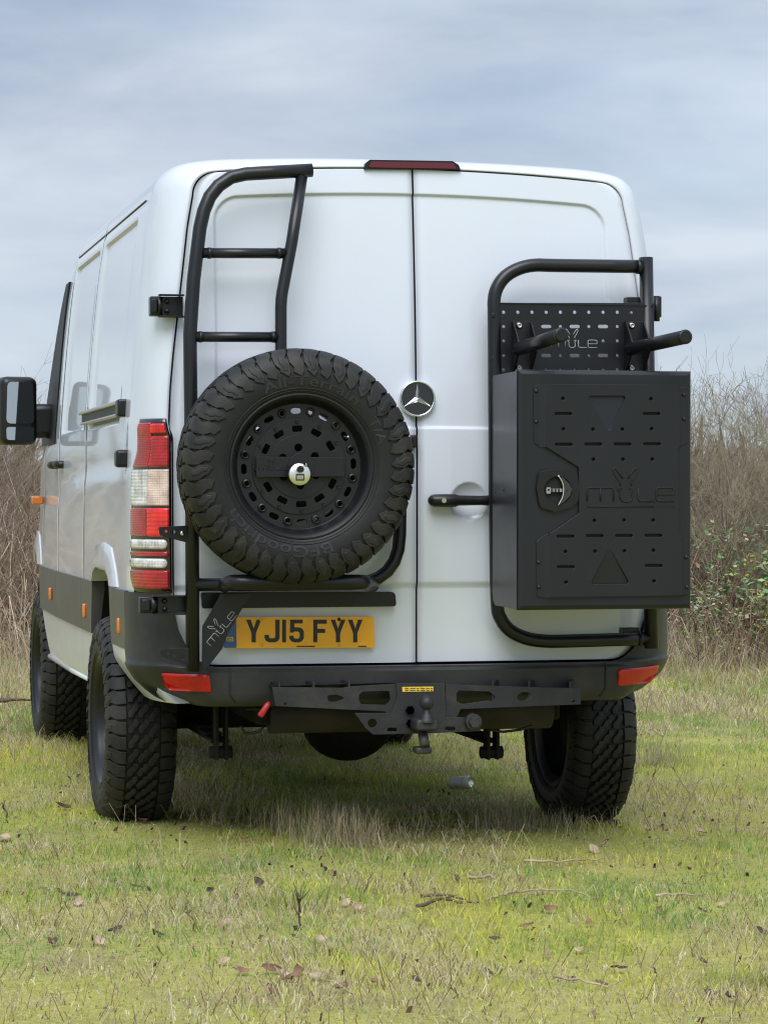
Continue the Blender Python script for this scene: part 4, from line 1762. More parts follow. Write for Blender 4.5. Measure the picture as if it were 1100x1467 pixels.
# ---- padlock on the boss
lk = sc_ + (sp_m.to_3x3() @ Vector((-0.016, -0.026, 0.142)))
lkm = Matrix(((1, 0, 0, lk.x), (0, 0, -1, lk.y), (0, 1, 0, lk.z), (0, 0, 0, 1)))
padlock = tag(empty('padlock', None, None, lkm), 'round silver combination padlock hanging at the hub of the spare wheel', 'padlock')
WORLD_M[padlock.name] = lkm.copy()
mb = MB()
mb.lathe([(0.0, -0.012), (0.030, -0.012), (0.0355, -0.008), (0.0365, 0.0), (0.0355, 0.008), (0.030, 0.0125), (0.016, 0.0135), (0.0, 0.0135)], 36, lkm)
mb.build('lock_body', 'brushed_steel', padlock, auto=40)
mb = MB()
mb.plate(circ(0, 0.0165, 0.0112, 22), [], lkm, 0.006, 0.026)
mb.build('lock_knob', 'engraved', padlock)
mb = MB()
mb.plate(roundpoly([(-0.0150, -0.021), (0.0150, -0.021), (0.0140, 0.002), (-0.0140, 0.002)], 0.003), [roundpoly([(-0.0115, -0.016), (0.0115, -0.016), (0.0115, -0.004), (-0.0115, -0.004)], 0.002)], lkm, 0.011, 0.0160)
mb.build('lock_window', 'dark_steel', padlock)
mb = MB()
for k in range(4):
    mb.box(lkm @ Vector((-0.0087 + 0.0058 * k, -0.010, 0.0140)), (0.0040, 0.005, 0.009), bevel=0.001)
mb.build_each('number_dial', 'dull_steel', padlock)
mb = MB()
mb.tube(fillet([lkm @ Vector((0.019, 0.024, 0.004)), lkm @ Vector((0.021, 0.031, 0.012)), lkm @ Vector((0.015, 0.034, 0.016))], 0.006), 0.005, 10)
mb.build('shackle', 'chrome', padlock)

# ================================================================== LADDER AND WHEEL CARRIER
LY = -0.095
RT = 0.0235
ladder = tag(empty('rear_ladder', (at(277, 960, LY).x, LY, at(277, 960, LY).z)), 'black tubular ladder and wheel carrier on the left rear door', 'ladder')


def lean(p):
    """push a point back with the lean of the door skin"""
    return Vector((p.x, p.y + 0.9 * 0.07 * max(0.0, (p.z - 1.3) / 1.05) ** 2, p.z))


def Lp(px, py, y=LY):
    return lean(at(px, py, y))


mb = MB()
path = [Lp(276, 962), Lp(275, 700), Lp(273, 480), Lp(279, 400)] + [Lp(*p) for p in ((289, 325), (295, 300), (304, 279), (317, 263), (335, 251), (356, 246), (390, 244), (452, 240.5))]
mb.tube(fillet(path[:4], 0.3) + path[4:], RT, 18)
mb.build('side_tube', 'powder_coat', ladder)
mb = MB()
path = [Lp(437, 250), Lp(421, 345), Lp(404, 428), Lp(403, 520), Lp(403, 700), Lp(403, 838)]
mb.tube(fillet(path, [0, 0.3, 0.35, 0.3, 0, 0]), 0.0205, 18)
mb.build('side_tube', 'powder_coat', ladder)
for (a, b) in (((292, 361), (412, 361.5)), ((278, 482), (402, 482.5)), ((276, 600), (403, 600)), ((276, 720), (403, 720))):
    mb = MB()
    mb.tube([Lp(*a), Lp(*b)], 0.0175, 16)
    for p_, d in ((Lp(*a), 1), (Lp(*b), -1)):
        mb.tube([p_ + Vector((d * 0.018, 0, 0)), p_ + Vector((d * 0.029, 0, 0))], 0.0195, 14)
    mb.build('rung', 'powder_coat', ladder)
# carrier hoop behind the wheel
mb = MB()
mb.tube(fillet([at(276, 838, LY), at(572, 836, LY), at(574, 640, LY), at(403, 640, LY)], [0, 0.17, 0.12, 0]), 0.0225, 18)
mb.build('carrier_hoop', 'powder_coat', ladder)
mb = MB()
mb.tube([at(285, 838, LY), at(318, 838, LY)], 0.0185, 14)
q = -0.30
mb.tube(fillet([at(322, 838, LY), at(332, 834, q), at(520, 834, q), at(533, 838, LY)], [0, 0.055, 0.055, 0]), 0.0255, 18)
mb.build('wheel_cradle', 'powder_coat', ladder)
mb = MB()
hubp = sc_.copy()
mb.box((hubp.x, -0.12, hubp.z), (0.16, 0.012, 0.30), bevel=0.003)
mb.tube([(hubp.x, -0.12, hubp.z), (hubp.x, -0.335, hubp.z)], 0.018, 14)
mb.tube([(hubp.x, -0.12, hubp.z), (hubp.x, -0.215, hubp.z)], 0.06, 20)
mb.tube([(hubp.x, -0.150, hubp.z - 0.01), (hubp.x, -0.165, hubp.z - 0.01)], 0.176, 40)  # added disc hiding the white door, so the rim holes look dark
mb.build('mount_and_dark_disc', 'powder_coat', ladder)
# gusset with the lettering
GY = -0.100
mb = MB()
pxplate(mb, GY, [(316, 851), (364, 850), (349, 868), (326, 908), (318, 930), (293, 962), (289, 955), (290, 897), (303, 875)], [], 0.005)
gus = mb.build('gusset', 'powder_coat', ladder)


def gus_logo(p):
    u = (p[0] - 525) / 412.0
    v = (660 - p[1]) / 412.0
    a = R(50)
    L0 = 0.135
    x, z = u * L0, v * L0
    o = at(303, 926, GY - 0.006)
    return Vector((o.x + x * math.cos(a) - z * math.sin(a), GY - 0.001, o.z + x * math.sin(a) + z * math.cos(a)))


logo(gus_logo, 0.0011, False).build('etched_logo', 'etched_line', ladder)
# fixing brackets
def clevis(x0, x1, z0, z1, y, root, sgn=1, bolts=True):
    """hinge bracket: plate, knuckle, folded lips and two bolts; x0 is the free side"""
    mb = MB()
    cx, cz = (x0 + x1) / 2, (z0 + z1) / 2
    hx, hz = abs(x1 - x0), z1 - z0
    mb.box((cx + sgn * hx * 0.12, y, cz), (hx * 0.76, 0.006, hz * 0.84))
    mb.box((cx + sgn * hx * 0.12, y - 0.014, z1 - 0.002), (hx * 0.78, 0.036, 0.005))
    mb.box((cx + sgn * hx * 0.12, y - 0.014, z0 + 0.002), (hx * 0.78, 0.036, 0.005))
    mb.box((x0 + sgn * hx * 0.16, y + 0.02, cz), (hx * 0.36, 0.05, hz * 0.86), bevel=0.004)
    mb.tube([(x0 + sgn * hx * 0.27, y - 0.006, cz - hz * 0.40), (x0 + sgn * hx * 0.27, y - 0.006, cz + hz * 0.40)], hx * 0.085, 12)
    mb.box((x0 + sgn * hx * 0.10, y - 0.006, cz), (hx * 0.16, 0.02, hz * 0.6), bevel=0.003)
    o = mb.build('hinge_bracket', 'powder_coat', root)
    mb = MB()
    for k in (-1, 1):
        m = Matrix(((1, 0, 0, x0 + sgn * hx * 0.50), (0, 0, -1, y - 0.003), (0, 1, 0, cz + k * hz * 0.21), (0, 0, 0, 1)))
        mb.lathe([(0.0, 0.013), (0.005, 0.0125), (0.0085, 0.009), (0.0095, 0.0), (0.0095, 0.0)], 14, m)
    mb.build_each('bracket_bolt', 'black_plastic', o)
    return o


a, b = at(219, 453, -0.02), at(265, 421, -0.02)
clevis(a.x, b.x, a.z, b.z, 0.03, ladder)
a, b = at(199, 880, 0.0), at(266, 852, 0.0)
clevis(a.x, b.x, a.z, b.z, -0.05, ladder)
for lp, hl in (([(227, 755), (268, 753), (271, 776), (266, 777), (229, 767)], [(248.5, 762, 2.6), (238, 761, 2)]),
               ([(229, 930), (272, 928), (272, 951), (266, 952), (230, 940)], [(261, 942, 3.2), (249, 939, 2.4), (240, 936, 1.8)])):
    mb = MB()
    pxplate(mb, -0.112, roundpoly(lp, 2), [circ(*h, 10) for h in hl], 0.006)
    br = mb.build('bracket', 'powder_coat', ladder)
    if lp[0][1] == 755:
        mb = MB()
        c_ = at(261, 764, -0.114)
        mb.sphere((c_.x, -0.116, c_.z), 0.0078, 12, 8, (1, 0.5, 1))
        mb.build('bracket_bolt', 'chrome', br)

# ================================================================== RACK ON THE RIGHT DOOR
RY = -0.085
rack = tag(empty('door_rack', (at(930, 925, RY).x, RY, at(930, 925, RY).z)), 'black tubular rack with a perforated board and two support arms on the right rear door', 'rack')


def Kp(px, py, y=RY):
    p = at(px, py, y)
    return Vector((p.x, p.y + 0.6 * 0.07 * max(0.0, (p.z - 1.3) / 1.05) ** 2, p.z))


mb = MB()
ctrl = [(922, 381), (800, 379.5), (768, 379), (745, 384), (726, 395), (714, 411), (709, 430), (709, 460), (709, 600), (710, 760), (712, 862), (717, 886), (730, 903), (752, 914), (778, 918.5), (815, 918.5), (930, 915)]
pts = [Kp(*p) for p in ctrl]
pl = catmull([(p.x, p.z) for p in pts], 3)
yy = np.interp(np.linspace(0, 1, len(pl)), np.linspace(0, 1, len(pts)), [p.y for p in pts])
mb.tube([(x, y, z) for (x, z), y in zip(pl, yy)], RT, 18)
mb.build('frame_tube', 'powder_coat', rack)
mb = MB()
mb.tube([Kp(928, 368), Kp(929, 600), Kp(933, 929)], 0.0245, 18)
mb.build('frame_post', 'powder_coat', rack)
mb = MB()
a = Kp(928, 381)
mb.tube([Kp(914, 381.5), Kp(920, 381.5)], 0.0255, 18)
mb.tube([Kp(914, 915.5), Kp(920, 915.5)], 0.0255, 18)
mb.build_each('weld', 'powder_coat', rack)
# hinge behind the post
mb = MB()
a = at(912, 430, -0.03)
mb.box((a.x, -0.03, a.z), (0.085, 0.05, 0.020), bevel=0.003)
mb.tube([at(940, 424, 0.0), at(940, 460, 0.0)], 0.012, 12)
a = at(943, 440, 0.02)
mb.box((a.x - 0.006, 0.02, a.z), (0.02, 0.05, 0.075), bevel=0.004)
mb.build('hinge_bracket', 'powder_coat', rack)
mb = MB()
a = at(900, 905, -0.03)
mb.box((a.x, -0.04, a.z), (0.06, 0.05, 0.030), bevel=0.003)
mb.build('hinge_bracket', 'powder_coat', rack)
# perforated board
PY = RY - 0.004
holes = []
xs = [721.3 + 20.35 * k for k in range(11)]
for k, x in enumerate(xs):
    if k < 9:
        holes.append(circ(x, 447, 2.5, 10))
    else:
        holes.append(circ(x, 447.5, 2.0, 8))
for (yr, slots_) in ((467.5, True), (488, False), (509, True), (529.5, False), (551, True), (572, False)):
    for k, x in enumerate(xs):
        if slots_ and k in (3, 5, 7):
            holes.append(slot(x, yr, 15, 5, 4))
        elif slots_ or k in (0, 1, 2, 7, 8, 10) or yr > 520:
            holes.append(circ(x, yr, 2.3, 10))
mb = MB()
pxplate(mb, PY, roundpoly([(709, 433.5), (936, 434), (938, 640), (709, 640)], 2), holes, 0.004)
board = mb.build('perforated_board', 'powder_coat', rack)
mb = MB()
a, b = at(709, 434, PY), at(936, 434.5, PY)
mb.box(((a.x + b.x) / 2, PY + 0.012, a.z), (b.x - a.x, 0.03, 0.004))
for yy_ in (452, 514):
    p_ = at(706, yy_, PY)
    mb.box((p_.x, PY, p_.z), (0.012, 0.02, 0.018), bevel=0.003)
mb.build('board_flange', 'powder_coat', rack)


def board_logo(p):
    u = (p[0] - 525) / 412.0
    v = (660 - p[1]) / 412.0
    o = at(790, 497, PY)
    s = (at(855, 497, PY).x - o.x)
    return Vector((o.x + u * s, PY - 0.0002, o.z + v * s))


logo(board_logo, 0.0012, False).build('etched_logo', 'etched_line', rack)
# support arms
for (bx, by, ex, ey, ye) in ((746, 498, 803.5, 479.5, -0.56), (907, 498, 981, 482.5, -0.60)):
    arm = empty('support_arm', at(bx, by, PY), rack)
    mb = MB()
    mb.tube([at(bx - 4, by + 2, PY - 0.05), at(ex, ey, ye)], 0.0235, 20)
    mb.build('arm_tube', 'powder_coat', arm)
    mb = MB()
    a, b = at(bx - 4, by + 2, PY - 0.05), at(ex, ey, ye)
    d = (b - a).normalized()
    mb.tube([b - d * 0.004, b + d * 0.004, b + d * 0.007], 0.025, 20, True, [0.0245, 0.0245, 0.019])
    mb.build('end_cap', 'black_plastic', arm)
    # bracket: back plate and two triangular cheeks
    mb = MB()
    p0, p1 = at(bx - 12, 460, PY), at(bx + 14, 532, PY)
    mb.box(((p0.x + p1.x) / 2, PY - 0.004, (p0.z + p1.z) / 2), (p1.x - p0.x, 0.006, p0.z - p1.z))
    for xx in (bx - 12, bx + 13):
        t, mi, bo = at(xx, 461, PY), at(xx, 497, PY), at(xx, 531, PY)
        v = [Vector((t.x, PY - 0.004, t.z)), Vector((t.x, PY - 0.016, t.z)), Vector((mi.x, PY - 0.085, mi.z + 0.012)), Vector((mi.x, PY - 0.085, mi.z - 0.02)), Vector((bo.x, PY - 0.02, bo.z)), Vector((bo.x, PY - 0.004, bo.z))]
        fr = [mb.bm.verts.new(q + Vector((-0.0025, 0, 0))) for q in v]
        bk = [mb.bm.verts.new(q + Vector((0.0025, 0, 0))) for q in v]
        mb.face(fr)
        mb.face(bk[::-1])
        for i in range(6):
            mb.face([fr[i], bk[i], bk[(i + 1) % 6], fr[(i + 1) % 6]])
    mb.build('arm_bracket', 'powder_coat', arm)
    mb = MB()
    for yy_ in (466.5, 527.5):
        c_ = at(bx - 3.5, yy_, PY)
        m = Matrix(((1, 0, 0, c_.x), (0, 0, -1, PY - 0.007), (0, 1, 0, c_.z), (0, 0, 0, 1)))
        mb.lathe([(0.0, 0.003), (0.004, 0.003), (0.005, 0.009), (0.0085, 0.009), (0.0095, 0.006), (0.0125, 0.002), (0.0125, 0.0)], 16, m)
    mb.build_each('bracket_bolt', 'steel', arm)

# ================================================================== STORAGE BOX
BF, BB = -0.425, -0.105
box = tag(empty('storage_box', (at(862, 873, BF).x, (BF + BB) / 2, at(862, 873, BF).z)), 'matt black metal storage box with embossed door on the right rear door', 'storage box')
tl, tr_, br_, bl_ = at(741, 529, BF), at(986, 532, BF), at(991, 871, BF), at(738, 875, BF)
x0, x1 = (tl.x + bl_.x) / 2, (tr_.x + br_.x) / 2
z0, z1 = (bl_.z + br_.z) / 2, (tl.z + tr_.z) / 2
mb = MB()
# carcass: side view bottom corner at the back is rounded off
hx = (x1 - x0)
prof = roundpoly([(BF + 0.016, z0 + 0.002), (BF + 0.016, z1 - 0.004), (BB, z1 - 0.006), (BB, z0 + 0.004)], [0, 0, 0.01, 0.045], 5)
A = [mb.bm.verts.new((x0 + 0.003, y, z)) for y, z in prof]
B = [mb.bm.verts.new((x1 - 0.003, y, z)) for y, z in prof]
for i in range(len(prof)):
    mb.face([A[i], A[(i + 1) % len(prof)], B[(i + 1) % len(prof)], B[i]])
mb.face(A)
mb.face(B[::-1])
bmesh.ops.bevel(mb.bm, geom=[e for e in mb.bm.edges if abs(e.verts[0].co.x - e.verts[1].co.x) < 1e-5], offset=0.004, segments=2, affect='EDGES')
mb.build('carcass', 'box_coat', box)
mb = MB()
for px, py in ((707, 709), (720, 705)):
    t = (px - 703) / 37.0
    mb.sphere((x0 + 0.003, lerp(BB, BF, t), at(px, py, BF).z + 0.008), 0.004, 8, 6)
mb.build_each('rivet', 'black_plastic', box)
# door slab with a chamfered edge
mb = MB()
cxb, czb = (x0 + x1) / 2, (z0 + z1) / 2
hw, hh = (x1 - x0) / 2, (z1 - z0) / 2


def rect(inx, inz, y):
    return [Vector((cxb + sx * (hw - inx), y, czb + sz * (hh - inz))) for sx, sz in ((-1, -1), (1, -1), (1, 1), (-1, 1))]


rr = [rect(0.004, 0.004, BF + 0.013), rect(0, 0, BF + 0.011), rect(0.0, 0.0, BF - 0.004), rect(0.004, 0.004, BF - 0.012), rect(0.015, 0.015, BF - 0.017)]
V = mb.grid(rr, False, close_u=True)
mb.face(V[-1])
mb.face(V[0][::-1])
mb.build('box_door', 'box_coat', box)
FY = BF - 0.017
# the door's drawing units -> world
def zb4(p):
    return (680 + p[0] / 3.3333, 520 + p[1] / 3.3333)


def bw(p, y):
    q = at(*zb4(p), BF)
    return Vector((q.x, y, q.z))


def bplate(mb, outer, holes, y, th):
    def cv(lp):
        return [(bw(p, 0).x, bw(p, 0).z) for p in lp]
    m = Matrix(((1, 0, 0, 0), (0, 0, -1, y), (0, 1, 0, 0), (0, 0, 0, 1)))
    mb.plate(cv(outer), [cv(h) for h in holes], m, -th, 0.0)


main = roundpoly([(338, 101), (965, 105), (967, 398), (958, 412), (962, 803), (978, 822), (981, 1110), (348, 1119), (346, 812), (362, 804), (487, 718), (485, 498), (330, 402)],
                 [3, 3, 6, 6, 6, 6, 3, 3, 3, 12, 8, 8, 3], 3)
hl = []
for p in ((409, 170), (828, 172), (411, 316), (552, 317), (692, 317), (831, 315), (554, 460), (695, 460), (834, 460), (559, 752), (700, 750), (839, 750),
          (421, 900), (562, 898), (702, 897), (840, 894), (424, 1046), (843, 1040)):
    hl.append(circ(p[0], p[1], 9, 10))
for p in ((411, 243), (830, 243), (413, 389), (553, 388), (693, 388), (833, 387), (421, 827), (561, 825), (700, 824), (840, 823), (423, 973), (842, 967)):
    hl.append(slot(p[0], p[1], 85, 15, 4))
tri_d = roundpoly([(523, 158), (714, 158), (626, 334)], 14, 4)
tri_u = roundpoly([(631, 880), (730, 1054), (538, 1056)], 14, 4)
mb = MB()
bplate(mb, main, hl + [tri_d, tri_u], FY - 0.011, 0.011)
panel = mb.build('door_panel', 'box_coat', box)
# near-black sheet added as shade inside the slots; then the two pressed triangles
mb = MB()
bx_, by_ = 660, 610
bplate(mb, [(bx_ + (p[0] - bx_) * 0.98, by_ + (p[1] - by_) * 0.985) for p in main], [tri_d, tri_u], FY - 0.0008, 0.0005)
mb.build('slot_shade_sheet', 'engraved', box)
mb = MB()
for tri, low in ((tri_d, 'd'), (tri_u, 'u')):
    # sloped floor: flush at one end, deep at the other
    ys = [p[1] for p in tri]
    def dep(p):
        t = (p[1] - min(ys)) / (max(ys) - min(ys))
        t = 1 - t if low == 'd' else t
        return FY - 0.0108 + 0.0098 * t
    mb.face([mb.bm.verts.new(bw(p, dep(p))) for p in tri])
mb.build_each('pressed_triangle', 'box_coat', box)
# flanges with rivets
for outer in ([(272, 112), (300, 102), (336, 101), (330, 404), (308, 400), (275, 382)], [(286, 852), (318, 826), (348, 813), (350, 1119), (322, 1121), (290, 1116)],
              [(967, 118), (1003, 112), (1003, 380), (967, 402)], [(978, 822), (1008, 845), (1014, 1104), (981, 1110)]):
    mb = MB()
    bplate(mb, roundpoly(outer, 4, 3), [], FY - 0.0035, 0.0035)
    mb.build('panel_flange', 'box_coat', box)
for (xa, xb, ya, yb) in ((300, 338, 102, 402), (318, 348, 822, 1120)):
    mb = MB()
    mb.face([mb.bm.verts.new(q) for q in (bw((xa, ya + 4), FY - 0.0036), bw((xb, ya), FY - 0.0109), bw((xb, yb), FY - 0.0109), bw((xa, yb), FY - 0.0036))])
    mb.build('panel_ramp', 'box_coat', box)
for p in ((285, 135), (285, 281), (297, 951), (298, 1070), (988, 152), (989, 268), (1000, 927), (1003, 1070)):
    c_ = bw(p, FY - 0.004)
    m = Matrix(((1, 0, 0, c_.x), (0, 0, -1, c_.y), (0, 1, 0, c_.z), (0, 0, 0, 1)))
    mb = MB()
    mb.lathe([(0.0, 0.0055), (0.004, 0.0048), (0.0065, 0.0025), (0.0072, 0.0)], 14, m)
    mb.build('rivet', 'black_plastic', box)
# rivets down the right side
mb = MB()
for py in (560, 588, 687, 716, 817, 845):
    c_ = at(988, py, BF)
    mb.sphere((x1 - 0.001, BF + 0.022, c_.z), 0.0085, 10, 6)
mb.build_each('rivet', 'black_plastic', box)
# engraved lettering
logo(lambda p: bw(p, FY - 0.0112), 0.0034).build('engraved_logo', 'engraved', box)
vs, fs = text_shape('VANS', 0.0125, 0.0004, 0.0003)
x_l, x_r = bw((858, 0), 0).x, bw((938, 0), 0).x
xs_ = [v.x for v in vs]
k_ = (x_r - x_l) / (max(xs_) - min(xs_))
zc_ = bw((0, 691), 0).z
add_raw(MB(), vs, fs, lambda v: Vector((x_l + (v.x - min(xs_)) * k_, FY - 0.0115 - v.z, zc_ + v.y * 0.62))).build('engraved_lettering', 'engraved', box)
# lock: shield plate, dish and folding T handle
mb = MB()
bplate(mb, roundpoly([(296, 520), (350, 508), (420, 508), (478, 520), (486, 600), (482, 665), (440, 692), (370, 712), (300, 690), (284, 600)], 30, 4), [circ(385, 608, 66, 28)], FY - 0.013, 0.013)
lockp = mb.build('lock_plate', 'black_plastic', box, auto=30)
mb = MB()
bplate(mb, circ(385, 608, 67, 28), [], FY - 0.003, 0.002)
mb.build('lock_dish', 'engraved', lockp)
mb = MB()
cres = [(384, 538), (412, 552), (436, 575), (449, 604), (440, 635), (414, 662), (384, 679), (402, 645), (409, 608), (403, 570)]
bplate(mb, roundpoly(cres, 5, 3), [], FY - 0.019, 0.007)
mb.build('lock_handle', 'dark_steel', lockp)
mb = MB()
edge_ = catmull([(384, 538), (403, 570), (409, 608), (402, 645), (384, 679)], 5)
mb.tube([bw(p, FY - 0.0195) for p in edge_], 0.0022, 8)  # bright tube stands in for the highlight along the handle's concave edge
mb.build('handle_glint', 'chrome', lockp)
mb = MB()
bplate(mb, roundpoly([(329, 594), (350, 594), (350, 624), (329, 624)], 4, 2), [circ(340, 606, 5, 10)], FY - 0.015, 0.006)
mb.build('lock_pin', 'dull_steel', lockp)
mb = MB()
bplate(mb, [(351, 600), (404, 600), (404, 616), (351, 616)], [], FY - 0.0145, 0.006)
mb.build('lock_bar', 'dull_steel', lockp)
mb = MB()
c_ = bw((428, 610), FY - 0.019)
m = Matrix(((1, 0, 0, c_.x), (0, 0, -1, c_.y), (0, 1, 0, c_.z), (0, 0, 0, 1)))
mb.lathe([(0.0, 0.002), (0.003, 0.002), (0.0035, 0.003), (0.005, 0.003), (0.0055, 0.0)], 14, m)
for xx in (352, 368, 384):
    bplate(mb, [(xx, 601), (xx + 9, 601), (xx + 9, 617), (xx, 617)], [], FY - 0.0155, 0.001)
mb.build('lock_barrel', 'tow_steel', lockp)

# ================================================================== GROUND
def ground_mat():
    m = bpy.data.materials.new('meadow_soil')
    m.use_nodes = True
    t = m.node_tree
    b = t.nodes['Principled BSDF']
    b.inputs['Roughness'].default_value = 0.95
    b.inputs['Specular IOR Level'].default_value = 0.1
    co = t.nodes.new('ShaderNodeTexCoord')
    def noise(s, d=6, rr=0.6):
        n = t.nodes.new('ShaderNodeTexNoise')
        n.inputs['Scale'].default_value = s
        n.inputs['Detail'].default_value = d
        n.inputs['Roughness'].default_value = rr
        t.links.new(co.outputs['Object'], n.inputs['Vector'])
        return n.outputs['Fac']
    def ramp_(f, stops):
        r = t.nodes.new('ShaderNodeValToRGB')
        e = r.color_ramp.elements
        e[0].position, e[0].color = stops[0][0], (*stops[0][1], 1)
        e[1].position, e[1].color = stops[-1][0], (*stops[-1][1], 1)
        for p, c in stops[1:-1]:
            q = e.new(p)
            q.color = (*c, 1)
        t.links.new(f, r.inputs['Fac'])
        return r.outputs['Color']
    a = ramp_(noise(2.1), [(0.30, (0.34, 0.28, 0.155)), (0.46, (0.38, 0.39, 0.095)), (0.62, (0.48, 0.47, 0.095)), (0.75, (0.52, 0.45, 0.26))])
    c = ramp_(noise(38, 4, 0.7), [(0.30, (0.07, 0.055, 0.03)), (0.46, (0.26, 0.25, 0.08)), (0.75, (0.48, 0.42, 0.25))])
    mx = t.nodes.new('ShaderNodeMix')
    mx.data_type = 'RGBA'
    mx.inputs[0].default_value = 0.45
    t.links.new(a, mx.inputs[6])
    t.links.new(c, mx.inputs[7])
    t.links.new(mx.outputs[2], b.inputs['Base Color'])
    bp = t.nodes.new('ShaderNodeBump')
    bp.inputs['Strength'].default_value = 0.7
    bp.inputs['Distance'].default_value = 0.02
    t.links.new(noise(60, 5, 0.7), bp.inputs['Height'])
    t.links.new(bp.outputs['Normal'], b.inputs['Normal'])
    MATS['meadow_soil'] = m


ground_mat()
gx = np.concatenate([-np.geomspace(600, 4.2, 26), np.linspace(-4.0, 5.0, 120), np.geomspace(5.2, 600, 26)])
gy = np.concatenate([-np.geomspace(400, 8.2, 20), np.linspace(-8, 14, 260), np.geomspace(14.4, 900, 30)])
GX, GY_ = np.meshgrid(gx, gy)
GZ = gz(GX, GY_)
co_ = np.stack([GX, GY_, GZ], -1).reshape(-1, 3)
nx_, ny_ = len(gx), len(gy)
ii = np.arange((ny_ - 1) * (nx_ - 1))
a_ = (ii // (nx_ - 1)) * nx_ + ii % (nx_ - 1)
faces = np.stack([a_, a_ + 1, a_ + 1 + nx_, a_ + nx_], -1)


def np_mesh(name, co, faces_list, material, cols=None, smooth=False):
    """faces_list: list of (n,k) index arrays"""
    me = bpy.data.meshes.new(name)
    me.vertices.add(len(co))
    me.vertices.foreach_set('co', np.ascontiguousarray(co, dtype=np.float32).ravel())
    tot = np.concatenate([np.full(len(f), f.shape[1], np.int32) for f in faces_list])
    loops = np.concatenate([f.ravel() for f in faces_list]).astype(np.int32)
    me.loops.add(len(loops))
    me.polygons.add(len(tot))
    me.loops.foreach_set('vertex_index', loops)
    st = np.zeros(len(tot), np.int32)
    st[1:] = np.cumsum(tot)[:-1]
    me.polygons.foreach_set('loop_start', st)
    me.polygons.foreach_set('use_smooth', np.full(len(tot), smooth))
    if cols is not None:
        at_ = me.color_attributes.new('tint', 'FLOAT_COLOR', 'POINT')
        c4 = np.ones((len(co), 4), np.float32)
        c4[:, :3] = cols
        at_.data.foreach_set('color', c4.ravel())
    me.update(calc_edges=True)
    me.materials.append(MATS[material] if isinstance(material, str) else material)
    o = bpy.data.objects.new(name, me)
    COL.objects.link(o)
    return o


tag(np_mesh('ground', co_, [faces], 'meadow_soil', smooth=True), kind='structure')


def plant_mat(name, transl=0.35, rough=0.6, color=None, var=0.25):
    """matt plant tissue that lets a little light through; tint comes from the plant's own colour attribute"""
    m = bpy.data.materials.new(name)
    m.use_nodes = True
    t = m.node_tree
    for n in list(t.nodes):
        t.nodes.remove(n)
    o = t.nodes.new('ShaderNodeOutputMaterial')
    d = t.nodes.new('ShaderNodeBsdfPrincipled')
    d.inputs['Roughness'].default_value = rough
    d.inputs['Specular IOR Level'].default_value = 0.25
    if color is None:
        at_ = t.nodes.new('ShaderNodeAttribute')
        at_.attribute_name = 'tint'
        src = at_.outputs['Color']
    else:
        co = t.nodes.new('ShaderNodeTexCoord')
        n = t.nodes.new('ShaderNodeTexNoise')
        n.inputs['Scale'].default_value = 9
        n.inputs['Detail'].default_value = 4
        t.links.new(co.outputs['Object'], n.inputs['Vector'])
        r = t.nodes.new('ShaderNodeValToRGB')
        r.color_ramp.elements[0].position, r.color_ramp.elements[1].position = 0.3, 0.7
        r.color_ramp.elements[0].color = (*[c * (1 - var) for c in color], 1)
        r.color_ramp.elements[1].color = (*[c * (1 + var) for c in color], 1)
        t.links.new(n.outputs['Fac'], r.inputs['Fac'])
        src = r.outputs['Color']
    t.links.new(src, d.inputs['Base Color'])
    if transl:
        tr = t.nodes.new('ShaderNodeBsdfTranslucent')
        t.links.new(src, tr.inputs['Color'])
        mx = t.nodes.new('ShaderNodeMixShader')
        mx.inputs[0].default_value = transl
        t.links.new(d.outputs[0], mx.inputs[1])
        t.links.new(tr.outputs[0], mx.inputs[2])
        t.links.new(mx.outputs[0], o.inputs['Surface'])
    else:
        t.links.new(d.outputs[0], o.inputs['Surface'])
    MATS[name] = m


plant_mat('grass_blade', 0.5)
plant_mat('dry_stem', 0.12)
plant_mat('bark', 0.0, 0.85, (0.24, 0.18, 0.135), 0.5)
plant_mat('bark_olive', 0.0, 0.85, (0.26, 0.225, 0.155), 0.5)
plant_mat('cane', 0.0, 0.7, (0.26, 0.15, 0.12))
plant_mat('bramble_leaf', 0.25, 0.45)
plant_mat('dead_leaf', 0.15, 0.65, (0.23, 0.125, 0.085), 0.45)
plant_mat('pale_leaf', 0.15, 0.65, (0.46, 0.34, 0.25), 0.3)
plant_mat('dark_leaf', 0.05, 0.6, (0.07, 0.047, 0.035), 0.4)
plant_mat('twig_bark', 0.0, 0.8, (0.36, 0.285, 0.20), 0.35)
plant_mat('dark_twig', 0.0, 0.8, (0.12, 0.085, 0.07), 0.35)

rng = np.random.default_rng(5)


def view_scatter(n, z0, z1, spread, power=1.0):
    """points on the ground inside a wedge wider than the lens sees, nearer ground denser per metre"""
    Z = (z0 ** power + rng.random(n) * (z1 ** power - z0 ** power)) ** (1 / power)
    X = (rng.random(n) * 2 - 1) * spread * Z
    x = CAM[0] + Z * _sa + X * _ca
    y = CAM[1] + Z * _ca - X * _sa
    return x, y


